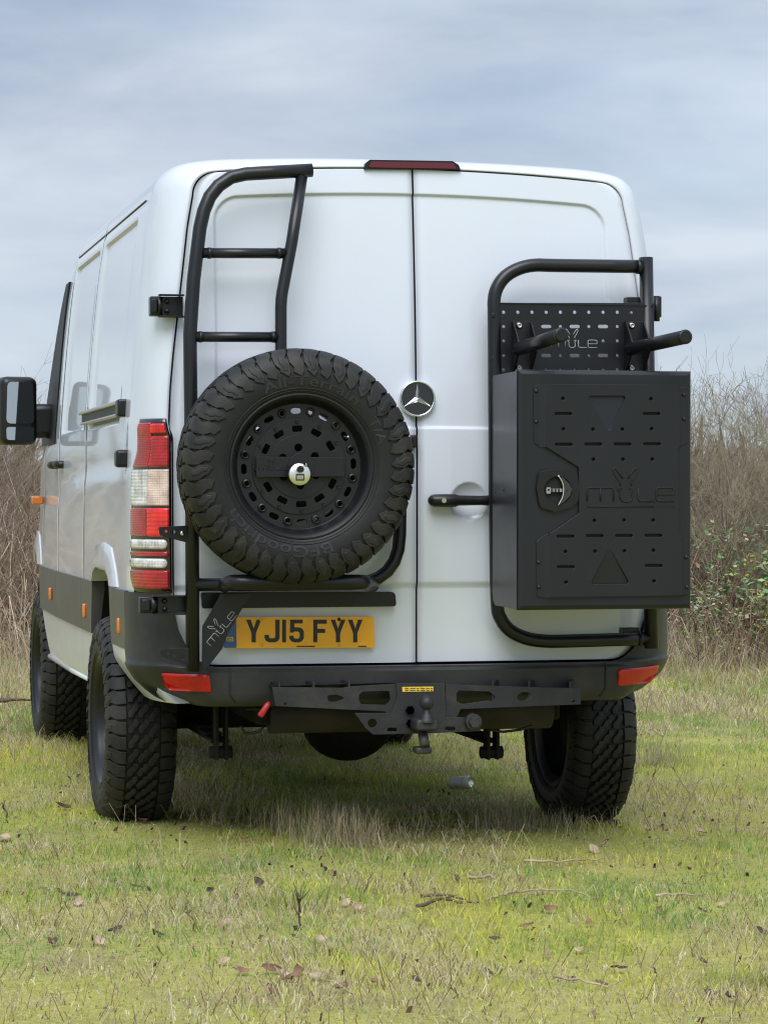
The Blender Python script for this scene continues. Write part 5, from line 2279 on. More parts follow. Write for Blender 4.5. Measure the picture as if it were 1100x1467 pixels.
def blades(name, x, y, h, wd, lean_amt, cols, material, seg=2, z0=None, kind='stuff', curl=1.0):
    n = len(x)
    z = gz(x, y) if z0 is None else z0
    az = rng.random(n) * 2 * PI                    # direction of the flat side
    la = rng.random(n) * 2 * PI                    # lean direction
    lx, ly = np.cos(la), np.sin(la)
    wx, wy = np.cos(az) * wd / 2, np.sin(az) * wd / 2
    base = np.stack([x, y, z - 0.003], -1)
    off = np.stack([wx, wy, np.zeros(n)], -1)
    lean_h = lean_amt * h
    mid = base + np.stack([lx * lean_h * 0.35, ly * lean_h * 0.35, h * 0.6 * np.sqrt(np.maximum(0.05, 1 - (0.5 * lean_amt) ** 2))], -1)
    tip = base + np.stack([lx * lean_h, ly * lean_h, h * np.sqrt(np.maximum(0.04, 1 - np.minimum(0.98, lean_amt) ** 2))], -1)
    co = np.concatenate([base - off, base + off, mid - off * 0.8, mid + off * 0.8, tip])
    i = np.arange(n)
    q = np.stack([i, i + n, i + 3 * n, i + 2 * n], -1)
    t = np.stack([i + 2 * n, i + 3 * n, i + 4 * n], -1)
    o = np_mesh(name, co, [q, t], material, np.concatenate([cols] * 5))
    if kind:
        o['kind'] = kind
    return o


def mixcol(pal, wts, n, jitter=0.22):
    idx = np.array([rng.choice(len(pal), p=wts)]) if n == 1 else rng.choice(len(pal), size=n, p=wts)
    c = np.array(pal)[idx]
    return c * (1 + (rng.random((n, 1)) - 0.5) * 2 * jitter)


# ---- short meadow grass
n = 260000
x, y = view_scatter(n, 5.4, 18.5, 0.24, 1.35)
pn = vnoise(x, y, 0.7) * 0.5 + vnoise(x + 31, y, 0.17) * 0.5
pm = vnoise(x + 13, y + 5, 0.8) * 0.55 + vnoise(x, y + 9, 0.22) * 0.45
straw_p = np.clip((pn - 0.42) * 4.5, 0.05, 0.93)
far_t = np.clip((y - 3.5) / 5.0, 0, 1)
straw_p = np.clip(straw_p + far_t * 0.12, 0, 0.85)
rs = rng.random(n)
green = np.array([[0.22, 0.36, 0.10], [0.38, 0.48, 0.11], [0.60, 0.60, 0.12], [0.70, 0.64, 0.18]])
strawc = np.array([[0.68, 0.59, 0.38], [0.58, 0.48, 0.29], [0.74, 0.67, 0.48], [0.28, 0.20, 0.12]])
gi = np.clip((pm * 5.2 - 0.9 + rng.normal(0, 0.7, n)), 0, 3.999).astype(int)
cols = green[gi]
isst = rs < straw_p
cols[isst] = strawc[rng.integers(0, 4, isst.sum())]
cols = cols * (0.70 + 0.62 * rng.random((n, 1)))
tall = vnoise(x + 3, y + 17, 0.28)
h = (0.012 + 0.032 * rng.random(n) ** 1.4) * (0.35 + 1.5 * tall ** 1.4)
under = np.exp(-((x / 1.05) ** 4)) * np.clip((y - 0.6) / 0.5, 0, 1) * np.clip((8 - y) / 2, 0, 1)
h *= 1 + 0.8 * under + far_t * 2.0
h[isst] *= 1.15
wd = (0.0019 + 0.0021 * rng.random(n)) * (1 + far_t * 0.9)
la_ = 0.98 - 0.50 * rng.random(n) ** 1.5
blades('meadow_grass', x, y, h, wd, la_, cols, 'grass_blade')
# taller scattered blades and bents
n = 10000
x, y = view_scatter(n, 5.4, 18, 0.24, 1.5)
keep = vnoise(x + 3, y + 17, 0.35) + rng.random(n) * 0.35 > 0.72
x, y = x[keep], y[keep]
n = len(x)
cols = mixcol([(0.52, 0.44, 0.27), (0.26, 0.29, 0.07), (0.40, 0.32, 0.18), (0.58, 0.52, 0.36)], [0.35, 0.25, 0.2, 0.2], n)
blades('meadow_grass', x, y, 0.05 + 0.08 * rng.random(n), 0.0018 + 0.001 * rng.random(n), 0.2 + 0.6 * rng.random(n), cols, 'grass_blade')
# flattened dead bents lying in the turf
n = 14000
x, y = view_scatter(n, 5.4, 17, 0.24, 1.4)
keep = vnoise(x, y, 0.7) * 0.5 + vnoise(x + 31, y, 0.17) * 0.5 + rng.random(n) * 0.3 > 0.62
x, y = x[keep], y[keep]
n = len(x)
cols = mixcol([(0.56, 0.48, 0.31), (0.46, 0.37, 0.23), (0.63, 0.57, 0.41), (0.25, 0.17, 0.11)], [0.35, 0.25, 0.2, 0.2], n)
blades('flattened_straw', x, y, 0.05 + 0.10 * rng.random(n), 0.0018 + 0.0012 * rng.random(n), 0.90 + 0.08 * rng.random(n), cols, 'grass_blade', z0=gz(x, y) + 0.008 + 0.012 * rng.random(n))
# ---- straw-coloured rough grass in front of the scrub
n = 80000
x, y = view_scatter(n, 11.5, 24.0, 0.30, 1.6)
keep = rng.random(n) < np.clip((y - 4.0 + 4.0 * (vnoise(x, y, 1.3) - 0.5)) / 4.0, 0.06, 1)
x, y = x[keep], y[keep]
n = len(x)
hh = (0.08 + 0.36 * rng.random(n) ** 1.8) * np.clip((y - 3.5) / 5, 0.3, 1.15) * (0.4 + 1.2 * vnoise(x, y, 0.6))
cols = mixcol([(0.52, 0.43, 0.29), (0.42, 0.32, 0.22), (0.38, 0.42, 0.12), (0.30, 0.20, 0.15), (0.64, 0.55, 0.41)], [0.32, 0.25, 0.18, 0.1, 0.15], n)
blades('rough_grass', x, y, hh, 0.003 + 0.0025 * rng.random(n), 0.25 + 0.7 * rng.random(n), cols, 'grass_blade')

# ================================================================== SCRUB
def shrub_mesh(seed, h, spread, stems, levels, ntw, mtl, rbase=0.018):
    rd = random.Random(seed)
    big, small = MB(), MB()

    def grow(p, d, ln, r, lv):
        seg = 5 if lv == 0 else (4 if lv == 1 else 3)
        pts, rs_ = [p], [r]
        dd = d.copy()
        for k in range(seg):
            dd = (dd + Vector((rd.gauss(0, 0.16), rd.gauss(0, 0.16), rd.gauss(0.04, 0.10)))).normalized()
            pts.append(pts[-1] + dd * ln / seg)
            rs_.append(max(0.0018, r * (1 - 0.75 * (k + 1) / seg)))
        (big if lv == 0 else small).tube(pts, r, 5 if lv == 0 else 3, False, rs_)
        if lv < levels:
            m = ntw[lv]
            for k in range(m):
                t = rd.uniform(0.15 if lv else 0.25, 1.0) * seg
                i = min(seg - 1, int(t))
                q = pts[i].lerp(pts[i + 1], t - i)
                base = (pts[i + 1] - pts[i]).normalized()
                side = Vector((rd.gauss(0, 1), rd.gauss(0, 1), rd.gauss(0.25, 0.6))).normalized()
                nd = (base * rd.uniform(0.5, 1.0) + side * rd.uniform(0.5, 0.95)).normalized()
                grow(q, nd, ln * rd.uniform(0.28, 0.55), max(0.0022, rs_[i] * 0.55), lv + 1)
    for k in range(stems):
        a = rd.uniform(0, 2 * PI)
        tilt = abs(rd.gauss(0, spread))
        d = Vector((math.cos(a) * math.sin(tilt), math.sin(a) * math.sin(tilt), math.cos(tilt)))
        p = Vector((rd.gauss(0, 0.10), rd.gauss(0, 0.10), -0.02))
        grow(p, d, h * rd.uniform(0.65, 1.0), rbase * rd.uniform(0.7, 1.2), 0)
    b = big.build('stem', mtl, recalc=False)
    s = small.build('twig', mtl, recalc=False)
    s['kind'] = 'stuff'
    return b, s


def copy_thing(root_name, parts, loc, rz, sc, label, cat, group=None, first=False):
    r = bpy.data.objects.new(root_name, None)
    COL.objects.link(r)
    r.location = loc
    r.rotation_euler = (0, 0, rz)
    r.scale = (sc, sc, sc)
    tag(r, label, cat, group)
    for p in parts:
        c = p if first else p.copy()
        if not first:
            COL.objects.link(c)
        c.parent = r
        c.matrix_parent_inverse = Matrix()
    return r


VAR = [shrub_mesh(21, 2.3, 0.42, 9, 3, (9, 6, 3), 'bark_olive'),
       shrub_mesh(22, 2.2, 0.55, 10, 3, (9, 6, 3), 'bark'),
       shrub_mesh(23, 2.5, 0.35, 8, 3, (10, 6, 3), 'bark_olive'),
       shrub_mesh(24, 1.7, 0.60, 12, 3, (8, 5, 3), 'bark')]
used = [False] * len(VAR)
rd = random.Random(77)


def plant_shrub(v, px, Z, sc, label, group=None):
    sc *= 0.74 if px > 840 else 0.84
    t = (px - 550.0) / FPX
    x, y = CAM[0] + Z * (_sa + t * _ca), CAM[1] + Z * (_ca - t * _sa)
    r = copy_thing('bare_shrub', VAR[v], (x, y, gzf(x, y)), rd.uniform(0, 6.28), sc, label, 'shrub', group, not used[v])
    used[v] = True
    return r


# right of the van
plant_shrub(2, 1085, 20.5, 1.02, 'tallest leafless shrub at the right edge beyond the storage box')
plant_shrub(0, 1010, 21.0, 0.98, 'grey-brown leafless shrub directly right of the storage box')
plant_shrub(1, 950, 22.0, 1.0, 'leafless shrub with fine twigs showing over the top corner of the storage box')
RG = 'leafless shrubs of the thicket right of the van'
for px, Z, v, sc in ((1050, 23, 0, 1.05), (1120, 23.5, 2, 1.05), (985, 24.5, 1, 1.02), (1180, 22, 1, 1.1), (1240, 24, 2, 1.1), (920, 24, 0, 1.0), (1065, 26, 2, 1.12), (1150, 27, 0, 1.2),
                     (1010, 27.5, 2, 1.05), (1310, 23, 0, 1.1), (1380, 25, 1, 1.2), (860, 25, 1, 0.95), (1230, 27, 1, 1.25), (960, 29, 0, 1.15), (1100, 30, 1, 1.3), (1040, 21.8, 3, 1.1), (1000, 22.6, 3, 1.1), (1090, 22.0, 3, 1.15)):
    plant_shrub(v, px, Z, sc, 'leafless shrub deep in the bare thicket right of the van', RG)
# left of the van
plant_shrub(3, 30, 19.5, 0.95, 'low brown leafless shrub at the left edge under the door mirror')
LG = 'leafless shrubs of the thicket left of the van'
for px, Z, v, sc in ((-20, 21, 3, 1.0), (70, 21.5, 3, 1.0), (20, 23, 1, 0.82), (-80, 22, 0, 0.85), (110, 24, 1, 0.85), (50, 26, 0, 0.85), (-140, 21, 3, 1.1), (-10, 28, 2, 0.85), (-220, 24, 1, 1.0), (160, 25, 3, 1.1),
                     (-60, 24.5, 3, 1.1), (40, 24, 3, 1.05), (90, 28, 0, 0.85), (-120, 27, 2, 0.95)):
    plant_shrub(v, px, Z, sc, 'low leafless shrub in the brown thicket left of the van', LG)
CG = 'leafless shrubs straight behind the van'
for px, Z, v, sc in ((230, 25, 0, 0.9), (330, 24, 1, 0.9), (430, 26, 2, 0.9), (530, 25, 3, 1.2), (630, 24, 0, 0.9), (720, 26, 1, 0.95), (800, 24, 2, 0.85)):
    plant_shrub(v, px, Z, sc, 'leafless shrub hidden straight behind the van', CG)
for v, u in zip(VAR, used):
    if not u:
        for p in v:
            bpy.data.objects.remove(p)

# dead undergrowth: standing and slanting thin stalks, one tangled mass
n = 70000
x, y = view_scatter(n, 18.0, 30.0, 0.30, 2.0)
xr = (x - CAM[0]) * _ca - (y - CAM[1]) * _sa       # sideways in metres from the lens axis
keep = rng.random(n) < np.clip((y - 8.6 + 1.6 * (vnoise(x, y, 1.3) - 0.5)) / 1.4, 0, 1)
x, y, xr = x[keep], y[keep], xr[keep]
n = len(x)
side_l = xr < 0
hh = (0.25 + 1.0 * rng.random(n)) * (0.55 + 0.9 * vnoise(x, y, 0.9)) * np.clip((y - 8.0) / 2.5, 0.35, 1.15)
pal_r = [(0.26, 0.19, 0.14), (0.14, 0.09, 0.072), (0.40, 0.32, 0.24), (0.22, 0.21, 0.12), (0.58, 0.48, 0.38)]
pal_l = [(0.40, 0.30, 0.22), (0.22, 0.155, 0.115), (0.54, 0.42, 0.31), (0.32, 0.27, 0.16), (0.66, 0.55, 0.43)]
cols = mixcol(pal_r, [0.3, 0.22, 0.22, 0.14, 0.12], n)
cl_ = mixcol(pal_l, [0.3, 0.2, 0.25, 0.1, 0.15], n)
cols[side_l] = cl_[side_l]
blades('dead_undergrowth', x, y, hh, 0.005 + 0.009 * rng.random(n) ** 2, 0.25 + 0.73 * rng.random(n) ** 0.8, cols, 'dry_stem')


# the far side of the common: low brown growth out of focus by distance
n = 26000
x, y = view_scatter(n, 38.0, 85.0, 0.55, 2.0)
cols = mixcol([(0.24, 0.19, 0.14), (0.17, 0.13, 0.10), (0.30, 0.25, 0.19), (0.22, 0.21, 0.13)], [0.3, 0.25, 0.25, 0.2], n)
blades('distant_thicket', x, y, (0.8 + 1.9 * rng.random(n)) * (0.5 + 0.8 * vnoise(x, y, 5.0)), 0.10 + 0.22 * rng.random(n), 0.1 + 0.6 * rng.random(n), cols, 'dry_stem', z0=np.zeros(n))

# brambles: arching canes with green leaves
def bramble(seed):
    rd = random.Random(seed)
    cane = MB()
    lv, lc = [], []
    for k in range(20):
        a = rd.uniform(0, 2 * PI)
        reach = rd.uniform(0.4, 1.1)
        hgt = rd.uniform(0.5, 1.15)
        p0 = Vector((rd.gauss(0, 0.2), rd.gauss(0, 0.2), 0))
        p1 = p0 + Vector((math.cos(a) * reach * 0.5, math.sin(a) * reach * 0.5, hgt * 1.6))
        p2 = p0 + Vector((math.cos(a + 0.3) * reach, math.sin(a + 0.3) * reach, hgt * rd.uniform(0.1, 0.6)))
        pts = [p0 * (1 - t) ** 2 + p1 * 2 * t * (1 - t) + p2 * t * t for t in np.linspace(0, 1, 9)]
        cane.tube(pts, 0.005, 4, False, list(np.linspace(0.006, 0.0025, 9)))
        for j in range(44):
            t = rd.uniform(0.25, 1.0)
            p = p0 * (1 - t) ** 2 + p1 * 2 * t * (1 - t) + p2 * t * t
            p = p + Vector((rd.gauss(0, 0.05), rd.gauss(0, 0.05), rd.gauss(0, 0.04)))
            u = Vector((rd.gauss(0, 1), rd.gauss(0, 1), rd.gauss(0, 0.4))).normalized()
            v = u.cross(Vector((rd.gauss(0, 0.5), rd.gauss(0, 0.5), 1))).normalized()
            s = rd.uniform(0.016, 0.034)
            c = rd.choice([(0.20, 0.27, 0.13), (0.30, 0.36, 0.21), (0.13, 0.18, 0.08), (0.36, 0.36, 0.17)])
            c = [q * rd.uniform(0.7, 1.5) for q in c]
            lv.append([p - u * s, p + v * s * 0.55, p + u * s, p - v * s * 0.55])
            lc += [c] * 4
    c_o = cane.build('cane', 'cane', recalc=False)
    c_o['kind'] = 'stuff'
    co = np.array([list(q) for f in lv for q in f])
    l_o = np_mesh('leaf', co, [np.arange(len(co)).reshape(-1, 4)], 'bramble_leaf', np.array(lc))
    l_o['kind'] = 'stuff'
    return c_o, l_o


BV = [bramble(s) for s in (1, 2)]
bu = [False, False]
BRL = ['bramble bush with green leaves beside the middle of the storage box', 'leafy green bramble at the right edge of the picture', 'low bramble with reddish canes below the storage box corner']
spots = [(1015, 20.0, 0.95, BRL[0], None), (1085, 19.6, 1.05, BRL[1], None), (1040, 18.9, 0.55, BRL[2], None)]
for px, Z in ((975, 21), (1130, 20.5), (1190, 21), (1070, 21.5), (930, 21)):
    spots.append((px, Z, 1.0, 'bramble bush among the bare shrubs right of the van', 'brambles right of the van'))
for px, Z, s in ((-30, 20.5, 0.7), (60, 21, 0.7), (10, 22.5, 0.8)):
    spots.append((px, Z, s, 'sparse bramble in the brown thicket left of the van', 'brambles left of the van'))
for i, (px, Z, s, lab, grp) in enumerate(spots):
    v = i % 2
    t = (px - 550.0) / FPX
    x, y = CAM[0] + Z * (_sa + t * _ca), CAM[1] + Z * (_ca - t * _sa)
    copy_thing('bramble_bush', BV[v], (x, y, gzf(x, y)), rd.uniform(0, 6.28), s, lab, 'bramble', grp, not bu[v])
    bu[v] = True

# a gorse bush with yellow flowers at the right edge
Zg = 19.9
t = (1082 - 550.0) / FPX
gxx, gyy = CAM[0] + Zg * (_sa + t * _ca), CAM[1] + Zg * (_ca - t * _sa)
gzz = gzf(gxx, gyy)
gorse = tag(empty('gorse_bush', (gxx, gyy, gzz)), 'small gorse bush with yellow flowers at the right edge of the thicket', 'bush')
mb = MB()
fv, fc = [], []
for k in range(60):
    a = rd.uniform(0, 6.28)
    tl_ = abs(rd.gauss(0, 0.5))
    d = Vector((math.cos(a) * math.sin(tl_), math.sin(a) * math.sin(tl_), math.cos(tl_)))
    p0 = Vector((gxx, gyy, gzz))
    ln = rd.uniform(0.5, 0.95)
    mb.tube([p0, p0 + d * ln * 0.5, p0 + d * ln + Vector((0, 0, 0.05))], 0.004, 4, False, [0.006, 0.004, 0.002])
    for j in range(30):
        p = p0 + d * ln * rd.uniform(0.3, 1.02) + Vector((rd.gauss(0, 0.02), rd.gauss(0, 0.02), rd.gauss(0, 0.02)))
        u = Vector((rd.gauss(0, 1), rd.gauss(0, 1), rd.gauss(0, 1))).normalized()
        v = u.orthogonal().normalized()
        yel = rd.random() < 0.22 and ln > 0.65
        s_ = 0.013 if yel else 0.017
        fv += [p - u * s_, p + v * s_ * (0.8 if yel else 0.2), p + u * s_, p - v * s_ * (0.8 if yel else 0.2)]
        fc += [(0.75, 0.55, 0.03) if yel else [q * rd.uniform(0.6, 1.4) for q in (0.13, 0.17, 0.06)]] * 4
st_ = mb.build('stem', 'bark_olive', gorse, recalc=False)
st_['kind'] = 'stuff'
lf_ = np_mesh('foliage', np.array([list(q) for q in fv]), [np.arange(len(fv)).reshape(-1, 4)], 'bramble_leaf', np.array(fc, float))
attach(lf_, gorse)
lf_['kind'] = 'stuff'

# ================================================================== SMALL THINGS ON THE GRASS
def leaf_mesh(seed, material):
    rd = random.Random(seed)
    mb = MB()
    ln, wd_ = 0.055, rd.uniform(0.034, 0.046)
    curl = rd.uniform(0.2, 0.7)
    rows = []
    for i in range(7):
        t = i / 6
        ww = wd_ * math.sin(PI * min(1, 0.04 + t * 0.96)) ** 0.8 * (1 - 0.25 * t) + 0.0008
        r = []
        for j in range(5):
            s = (j - 2) / 2
            ragged = 1 + 0.12 * math.sin(9 * t + seed)
            r.append(Vector((ww / 2 * s * ragged * (1 - 0.3 * curl * abs(s)), (t - 0.5) * ln, 0.010 * curl * abs(s) ** 1.6 + 0.016 * curl * (t - 0.5) ** 2 * 2 + rd.gauss(0, 0.0007))))
        rows.append(r)
    mb.grid(rows, True)
    mb.tube([(0, -ln * 0.5, 0.004), (0.002, -ln * 0.75, 0.006)], 0.0009, 4, False)
    o = mb.build('fallen_leaf', material, recalc=False)
    return o


LEAF = {k: [leaf_mesh(s, k) for s in sd_] for k, sd_ in (('dead_leaf', (1, 2, 3)), ('pale_leaf', (4, 5)), ('dark_leaf', (6, 7)))}
LLAB = {'dead_leaf': 'curled reddish brown dead leaf lying in the short grass', 'pale_leaf': 'pale dry tan leaf lying in the short grass', 'dark_leaf': 'dark shrivelled leaf lying in the short grass'}
LGRP = {'dead_leaf': 'reddish brown fallen leaves', 'pale_leaf': 'pale fallen leaves', 'dark_leaf': 'dark fallen leaves'}
LUNIQ = {(90, 1175): 'dark curled leaf standing in the grass left of the left rear tyre', (160, 1187): 'large reddish leaf at the foot of the left rear tyre', (6, 1220): 'pale pinkish leaf at the left edge of the picture', (203, 1192): 'small reddish leaf right of the large reddish leaf by the left rear tyre', (371, 1280): 'dark leaf standing left of the branching weed stalk', (754, 1329): 'brown leaf below the bowed tan twig', (879, 1176): 'dark leaf touching the right rear tyre on its right', (1092, 1330): 'dark leaf at the right edge of the picture', (143, 1393): 'pale leaf alone in the lower left grass', (388, 1425): 'reddish leaf at the left of the leaf cluster near the bottom', (402, 1430): 'pale leaf in the middle of the leaf cluster near the bottom', (343, 1428): ''}
lspots = [(90, 1175, 'dark_leaf', 1.5), (160, 1187, 'dead_leaf', 1.6), (203, 1192, 'dead_leaf', 0.9), (6, 1220, 'pale_leaf', 1.6), (100, 1307, 'dark_leaf', 1.3), (112, 1314, 'pale_leaf', 1.1),
          (165, 1365, 'dark_leaf', 1.1), (143, 1393, 'pale_leaf', 1.1), (193, 1288, 'dark_leaf', 0.9), (371, 1280, 'dark_leaf', 1.2), (300, 1291, 'dark_leaf', 0.8), (213, 1296, 'dark_leaf', 0.8),
          (388, 1425, 'dead_leaf', 1.3), (402, 1430, 'pale_leaf', 1.2), (418, 1434, 'dead_leaf', 1.0), (427, 1426, 'dead_leaf', 1.1), (345, 1428, 'dead_leaf', 1.0), (390, 1450, 'dead_leaf', 1.1),
          (455, 1432, 'pale_leaf', 1.2), (470, 1390, 'dead_leaf', 1.1), (459, 1369, 'pale_leaf', 1.0), (488, 1447, 'dead_leaf', 1.1), (495, 1307, 'pale_leaf', 1.0), (510, 1313, 'pale_leaf', 1.1),
          (326, 1342, 'pale_leaf', 0.9), (320, 1417, 'pale_leaf', 0.9), (349, 1215, 'dead_leaf', 0.8), (60, 1298, 'dead_leaf', 0.8), (787, 1311, 'dead_leaf', 1.1), (754, 1329, 'dead_leaf', 1.1),
          (843, 1325, 'dead_leaf', 0.9), (945, 1307, 'dead_leaf', 0.9), (1006, 1306, 'dark_leaf', 0.9), (708, 1348, 'dark_leaf', 0.9), (831, 1357, 'pale_leaf', 0.9), (888, 1347, 'dead_leaf', 0.8),
          (890, 1387, 'dark_leaf', 0.9), (1008, 1370, 'dark_leaf', 0.9), (879, 1176, 'dark_leaf', 1.4), (852, 1212, 'pale_leaf', 1.4), (866, 1204, 'dead_leaf', 1.1), (1005, 1184, 'pale_leaf', 1.4),
          (928, 1185, 'dead_leaf', 0.9), (1020, 1424, 'dark_leaf', 1.2), (1045, 1428, 'dark_leaf', 1.1), (1092, 1330, 'dark_leaf', 1.0), (861, 1416, 'dead_leaf', 0.9), (1035, 1297, 'pale_leaf', 0.8),
          (77, 1395, 'dark_leaf', 0.8), (228, 1372, 'dark_leaf', 0.7), (300, 1330, 'dead_leaf', 0.8), (535, 1437, 'dead_leaf', 1.0), (655, 1268, 'dark_leaf', 0.8), (700, 1405, 'dark_leaf', 0.8), (597, 1430, 'dark_leaf', 0.8)]
first_ = {}
for px, py, k, s in lspots:
    x, y = ground_at(px, py)
    v = rd.randrange(len(LEAF[k]))
    src = LEAF[k][v]
    if (k, v) not in first_:
        o = src
        first_[(k, v)] = True
    else:
        o = src.copy()
        COL.objects.link(o)
    if LUNIQ.get((px, py)):
        if 'group' in o:
            del o['group']
        tag(o, LUNIQ[(px, py)], 'leaf')
    else:
        tag(o, LLAB[k], 'leaf', LGRP[k])
    o.location = (x, y, gzf(x, y) + 0.014)
    o.rotation_euler = (Matrix.Rotation(rd.uniform(0.1, 0.8), 3, 'X') @ Matrix.Rotation(rd.gauss(0, 0.3), 3, 'Y') @ Matrix.Rotation(rd.uniform(0, 6.28), 3, 'Z')).to_euler()
    o.scale = (s * 0.72,) * 3
for k in LEAF:
    for v, src in enumerate(LEAF[k]):
        if (k, v) not in first_:
            bpy.data.objects.remove(src)


# crumbs of leaf and bark caught in the turf
n = 2600
x, y = view_scatter(n, 5.4, 15, 0.24, 1.5)
keep = vnoise(x + 40, y, 0.45) + rng.random(n) * 0.4 > 0.75
x, y = x[keep], y[keep]
n = len(x)
cols = mixcol([(0.20, 0.11, 0.08), (0.44, 0.33, 0.24), (0.09, 0.06, 0.05), (0.58, 0.50, 0.40)], [0.35, 0.25, 0.25, 0.15], n)
blades('leaf_litter', x, y, 0.010 + 0.022 * rng.random(n), 0.006 + 0.010 * rng.random(n), 0.75 + 0.22 * rng.random(n), cols, 'grass_blade', z0=gz(x, y) + 0.010)


def stick(pxs, r, label, mtl='twig_bark', lift=0.018, forks=()):
    pts = []
    for i, (px, py) in enumerate(pxs):
        x, y = ground_at(px, py)
        pts.append(Vector((x, y, gzf(x, y) + lift + 0.006 * math.sin(i * 2.1))))
    mb = MB()
    cr = []
    for a, b in zip(pts, pts[1:]):
        for k in range(4):
            cr.append(a.lerp(b, k / 4) + Vector((rd.gauss(0, 0.003), rd.gauss(0, 0.003), rd.gauss(0, 0.002))))
    cr.append(pts[-1])
    mb.tube(cr, r, 7, True, list(np.linspace(r, r * 0.45, len(cr))))
    for t, dx, dy, ln in forks:
        p = cr[int(t * (len(cr) - 1))]
        mb.tube([p, p + Vector((dx, dy, 0.01)) * ln * 0.5, p + Vector((dx, dy, 0.02)) * ln], r * 0.6, 5, True, [r * 0.6, r * 0.5, r * 0.25])
    tag(mb.build('fallen_twig', mtl), label, 'twig')


stick([(697, 1303), (715, 1296), (745, 1282), (775, 1278), (815, 1281), (857, 1288)], 0.0045, 'long bowed tan twig lying on the grass right of centre')
stick([(598, 1312), (632, 1304), (662, 1305), (686, 1307)], 0.006, 'dark twig lying in front of the bowed tan twig', 'dark_twig', forks=((0.4, 0.6, 0.5, 0.10),))
stick([(603, 1298), (640, 1299), (668, 1302)], 0.006, 'short dark broken twig behind the dark twig', 'dark_twig')
stick([(938, 1287), (970, 1284), (1005, 1280)], 0.005, 'straight tan twig on the grass at the right')
stick([(795, 1413), (830, 1417), (870, 1420), (893, 1410)], 0.004, 'thin tan twig lying near the bottom right')
stick([(752, 1241), (800, 1241), (845, 1231), (880, 1228)], 0.005, 'grey twig lying just behind the right rear tyre')
stick([(672, 1268), (700, 1267), (712, 1268)], 0.006, 'short pale twig left of the grey twig')
stick([(-12, 1030), (15, 1027), (45, 1026)], 0.013, 'dark knotty branch on the grass left of the front tyre', 'dark_twig', 0.06, ((0.3, 0.3, 0.4, 0.25), (0.6, -0.4, 0.3, 0.2), (0.5, 0.3, -0.2, 0.25)))


def stalk(px, py, top, label, mtl='twig_bark', r=0.0022, n_side=4, spread=0.5, group=None):
    """upright bare weed stalk with side shoots; top = (px, py) of its tip"""
    x, y = ground_at(px, py)
    b = Vector((x, y, gzf(x, y)))
    e = at(top[0], top[1], y)
    mb = MB()
    pts = [b.lerp(e, t) + Vector((rd.gauss(0, 0.006), rd.gauss(0, 0.006), 0)) * (t * (1 - t) * 4) for t in np.linspace(0, 1, 7)]
    mb.tube(pts, r, 6, True, list(np.linspace(r, r * 0.5, 7)))
    o = mb.build('weed_stalk', mtl)
    tag(o, label, 'weed stalk', group)
    ln = (e - b).length
    sh = MB()
    for k in range(n_side):
        t = rd.uniform(0.25, 0.9)
        p = b.lerp(e, t)
        d = Vector((rd.gauss(0, 1), rd.gauss(0, 0.6), rd.uniform(0.3, 1.4))).normalized()
        sh.tube([p, p + d * ln * 0.12, p + d * ln * rd.uniform(0.2, 0.4) + Vector((0, 0, 0.01))], r * 0.6, 4, True, [r * 0.7, r * 0.5, r * 0.35])
    s = sh.build('side_shoot', mtl)
    s.parent = o
    s['kind'] = 'stuff'
    return o


WG = 'thin weed stalks in the near grass'
stalk(222, 1172, (262, 1072), 'tall forked thorny stalk against the left rear tyre', 'twig_bark', 0.0035, 7)
stalk(205, 1168, (158, 1130), 'short bare stalk leaning left in front of the left rear tyre', 'twig_bark', 0.003, 4)
stalk(78, 1005, (60, 962), 'dark thorny stalk standing in front of the left front tyre', 'dark_twig', 0.005, 7)
stalk(100, 1040, (108, 985), 'bare stalk standing right of the knotty branch', 'dark_twig', 0.004, 6)
stalk(432, 1345, (428, 1280), 'dark branching weed stalk at the centre of the near grass', 'dark_twig', 0.003, 8)
stalk(408, 1447, (404, 1370), 'weed stalk rising from the cluster of leaves at the bottom', 'twig_bark', 0.0022, 3)
stalk(9, 1190, (2, 1150), 'dark bent stalk at the left edge of the near grass', 'dark_twig', 0.004, 2)
stalk(78, 1345, (88, 1290), 'weed stalk in the lower left grass', 'dark_twig', 0.002, 3)
for a, b in (((176, 1322), (173, 1272)), ((268, 1320), (269, 1275)), ((275, 1330), (262, 1300)), ((340, 1300), (341, 1268)), ((520, 1290), (534, 1252)), ((196, 1270), (195, 1225)), ((650, 1455), (646, 1395))):
    stalk(*a, b, 'thin upright weed stalk in the near grass', 'dark_twig', 0.0017, 3, group=WG)
RW = 'bare stalks in the grass right of the van'
for a, b in (((975, 1165), (1003, 1112)), ((1055, 1180), (1060, 1125)), ((920, 1150), (945, 1080)), ((930, 1090), (960, 1030)), ((910, 1120), (912, 1085)), ((990, 1130), (960, 1095))):
    stalk(*a, b, 'bare stalk in the grass right of the right rear tyre', 'twig_bark', 0.003, 4, group=RW)
for px, top in ((1003, 880), (1043, 800), (1085, 850), (12, 880), (30, 830), (48, 900)):
    side_ = 'right' if px > 500 else 'left'
    stalk(px, 965, (px + rd.uniform(-18, 18), top), f'tall dead stem before the thicket {side_} of the van', 'dark_twig' if px > 500 else 'twig_bark', 0.006, 7, group=f'tall dead stems before the thicket {side_} of the van')


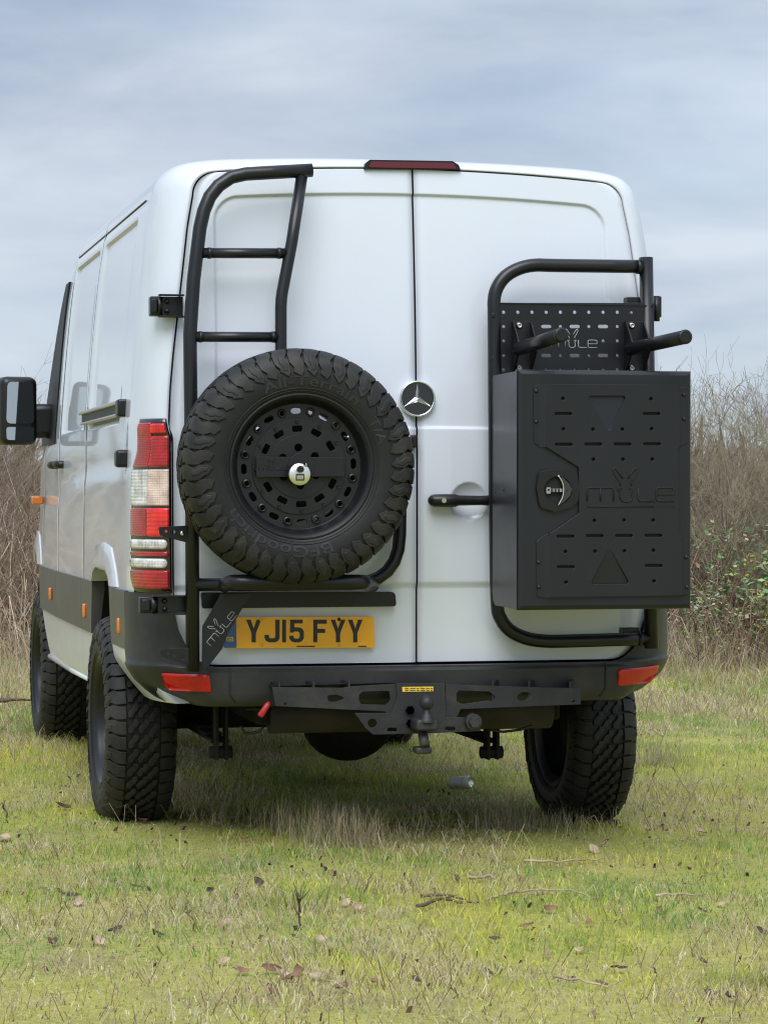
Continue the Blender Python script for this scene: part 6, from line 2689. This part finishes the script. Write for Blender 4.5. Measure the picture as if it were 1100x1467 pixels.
def tuft(px, py, n_, h_, spread_, label, cols_pal, wts):
    x0_, y0_ = ground_at(px, py)
    xx = x0_ + rng.normal(0, spread_, n_)
    yy_ = y0_ + rng.normal(0, spread_ * 0.8, n_)
    cols_ = mixcol(cols_pal, wts, n_)
    r_ = tag(empty('grass_tuft', (x0_, y0_, gzf(x0_, y0_))), label, 'grass tuft')
    o = blades('blade', xx, yy_, h_ * (0.4 + 0.7 * rng.random(n_)), 0.0018 + 0.001 * rng.random(n_), 0.05 + 0.75 * rng.random(n_) ** 1.5, cols_, 'grass_blade')
    attach(o, r_)


SP = [(0.42, 0.36, 0.24), (0.32, 0.25, 0.16), (0.54, 0.47, 0.34), (0.28, 0.32, 0.10)]
SW = [0.4, 0.25, 0.2, 0.15]
tuft(482, 1222, 360, 0.17, 0.09, 'tall straw-coloured grass tuft in front of the van below the number plate', SP, SW)
tuft(415, 1205, 160, 0.15, 0.06, 'smaller straw tuft left of the tall straw-coloured tuft', SP, SW)
tuft(735, 1185, 300, 0.13, 0.09, 'pale grass tuft at the foot of the right rear tyre', SP, SW)
tuft(810, 1180, 160, 0.10, 0.07, 'short tuft under the right rear tyre', SP, [0.3, 0.2, 0.1, 0.4])
tuft(945, 1085, 220, 0.17, 0.10, 'straw tuft right of the right rear tyre', SP, SW)
tuft(250, 1150, 160, 0.10, 0.09, 'thin grass tuft right of the left rear tyre', SP, [0.3, 0.3, 0.1, 0.3])
tuft(420, 1310, 200, 0.08, 0.06, 'bright green grass tuft in the near grass', [(0.30, 0.42, 0.09), (0.42, 0.48, 0.11)], [0.5, 0.5])
tuft(1060, 1400, 160, 0.06, 0.05, 'green grass tuft in the lower right', [(0.28, 0.42, 0.09), (0.44, 0.48, 0.12)], [0.5, 0.5])

# crushed drinks can under the van
x, y = ground_at(660, 1124)
cm = Matrix.Translation((x, y, gzf(x, y) + 0.024)) @ Matrix.Rotation(R(-25), 4, 'Z') @ Matrix.Rotation(R(82), 4, 'Y') @ Matrix.Rotation(R(20), 4, 'X') @ Matrix.Scale(0.82, 4)
can = tag(empty('drinks_can', None, None, cm), 'crushed white drinks can lying in the grass under the van', 'can')
mb = MB()
rows = []
for i, (r, z) in enumerate([(0.024, -0.062), (0.028, -0.060), (0.033, -0.052), (0.033, -0.03), (0.031, -0.01), (0.0325, 0.01), (0.033, 0.04), (0.032, 0.050), (0.027, 0.060)]):
    rows.append([cm @ Vector((r * math.cos(a) * (1 - 0.25 * math.exp(-((z) / 0.02) ** 2) * max(0, math.cos(a))), r * math.sin(a), z)) for a in np.linspace(0, 2 * PI, 25)[:-1]])
mb.grid(rows, True, close_u=True)
mb.build('can_wall', 'can_white', can)
mb = MB()
mb.lathe([(0.0, -0.055), (0.020, -0.055), (0.0235, -0.060), (0.0255, -0.064), (0.027, -0.060)], 24, cm)
mb.lathe([(0.0, 0.056), (0.022, 0.056), (0.0265, 0.0605)], 24, cm)
mb.build_each('can_end', 'steel', can)

# template roots never left behind without a parent
for o in list(bpy.data.objects):
    if o.parent is None and o.type == 'MESH' and o.name.split('.')[0] in ('tyre', 'tread', 'rim', 'stem', 'twig', 'cane', 'leaf', 'bolt_boss', 'inner_ring', 'rim_bolt', 'hub_plate', 'hub'):
        print('loose part', o.name)
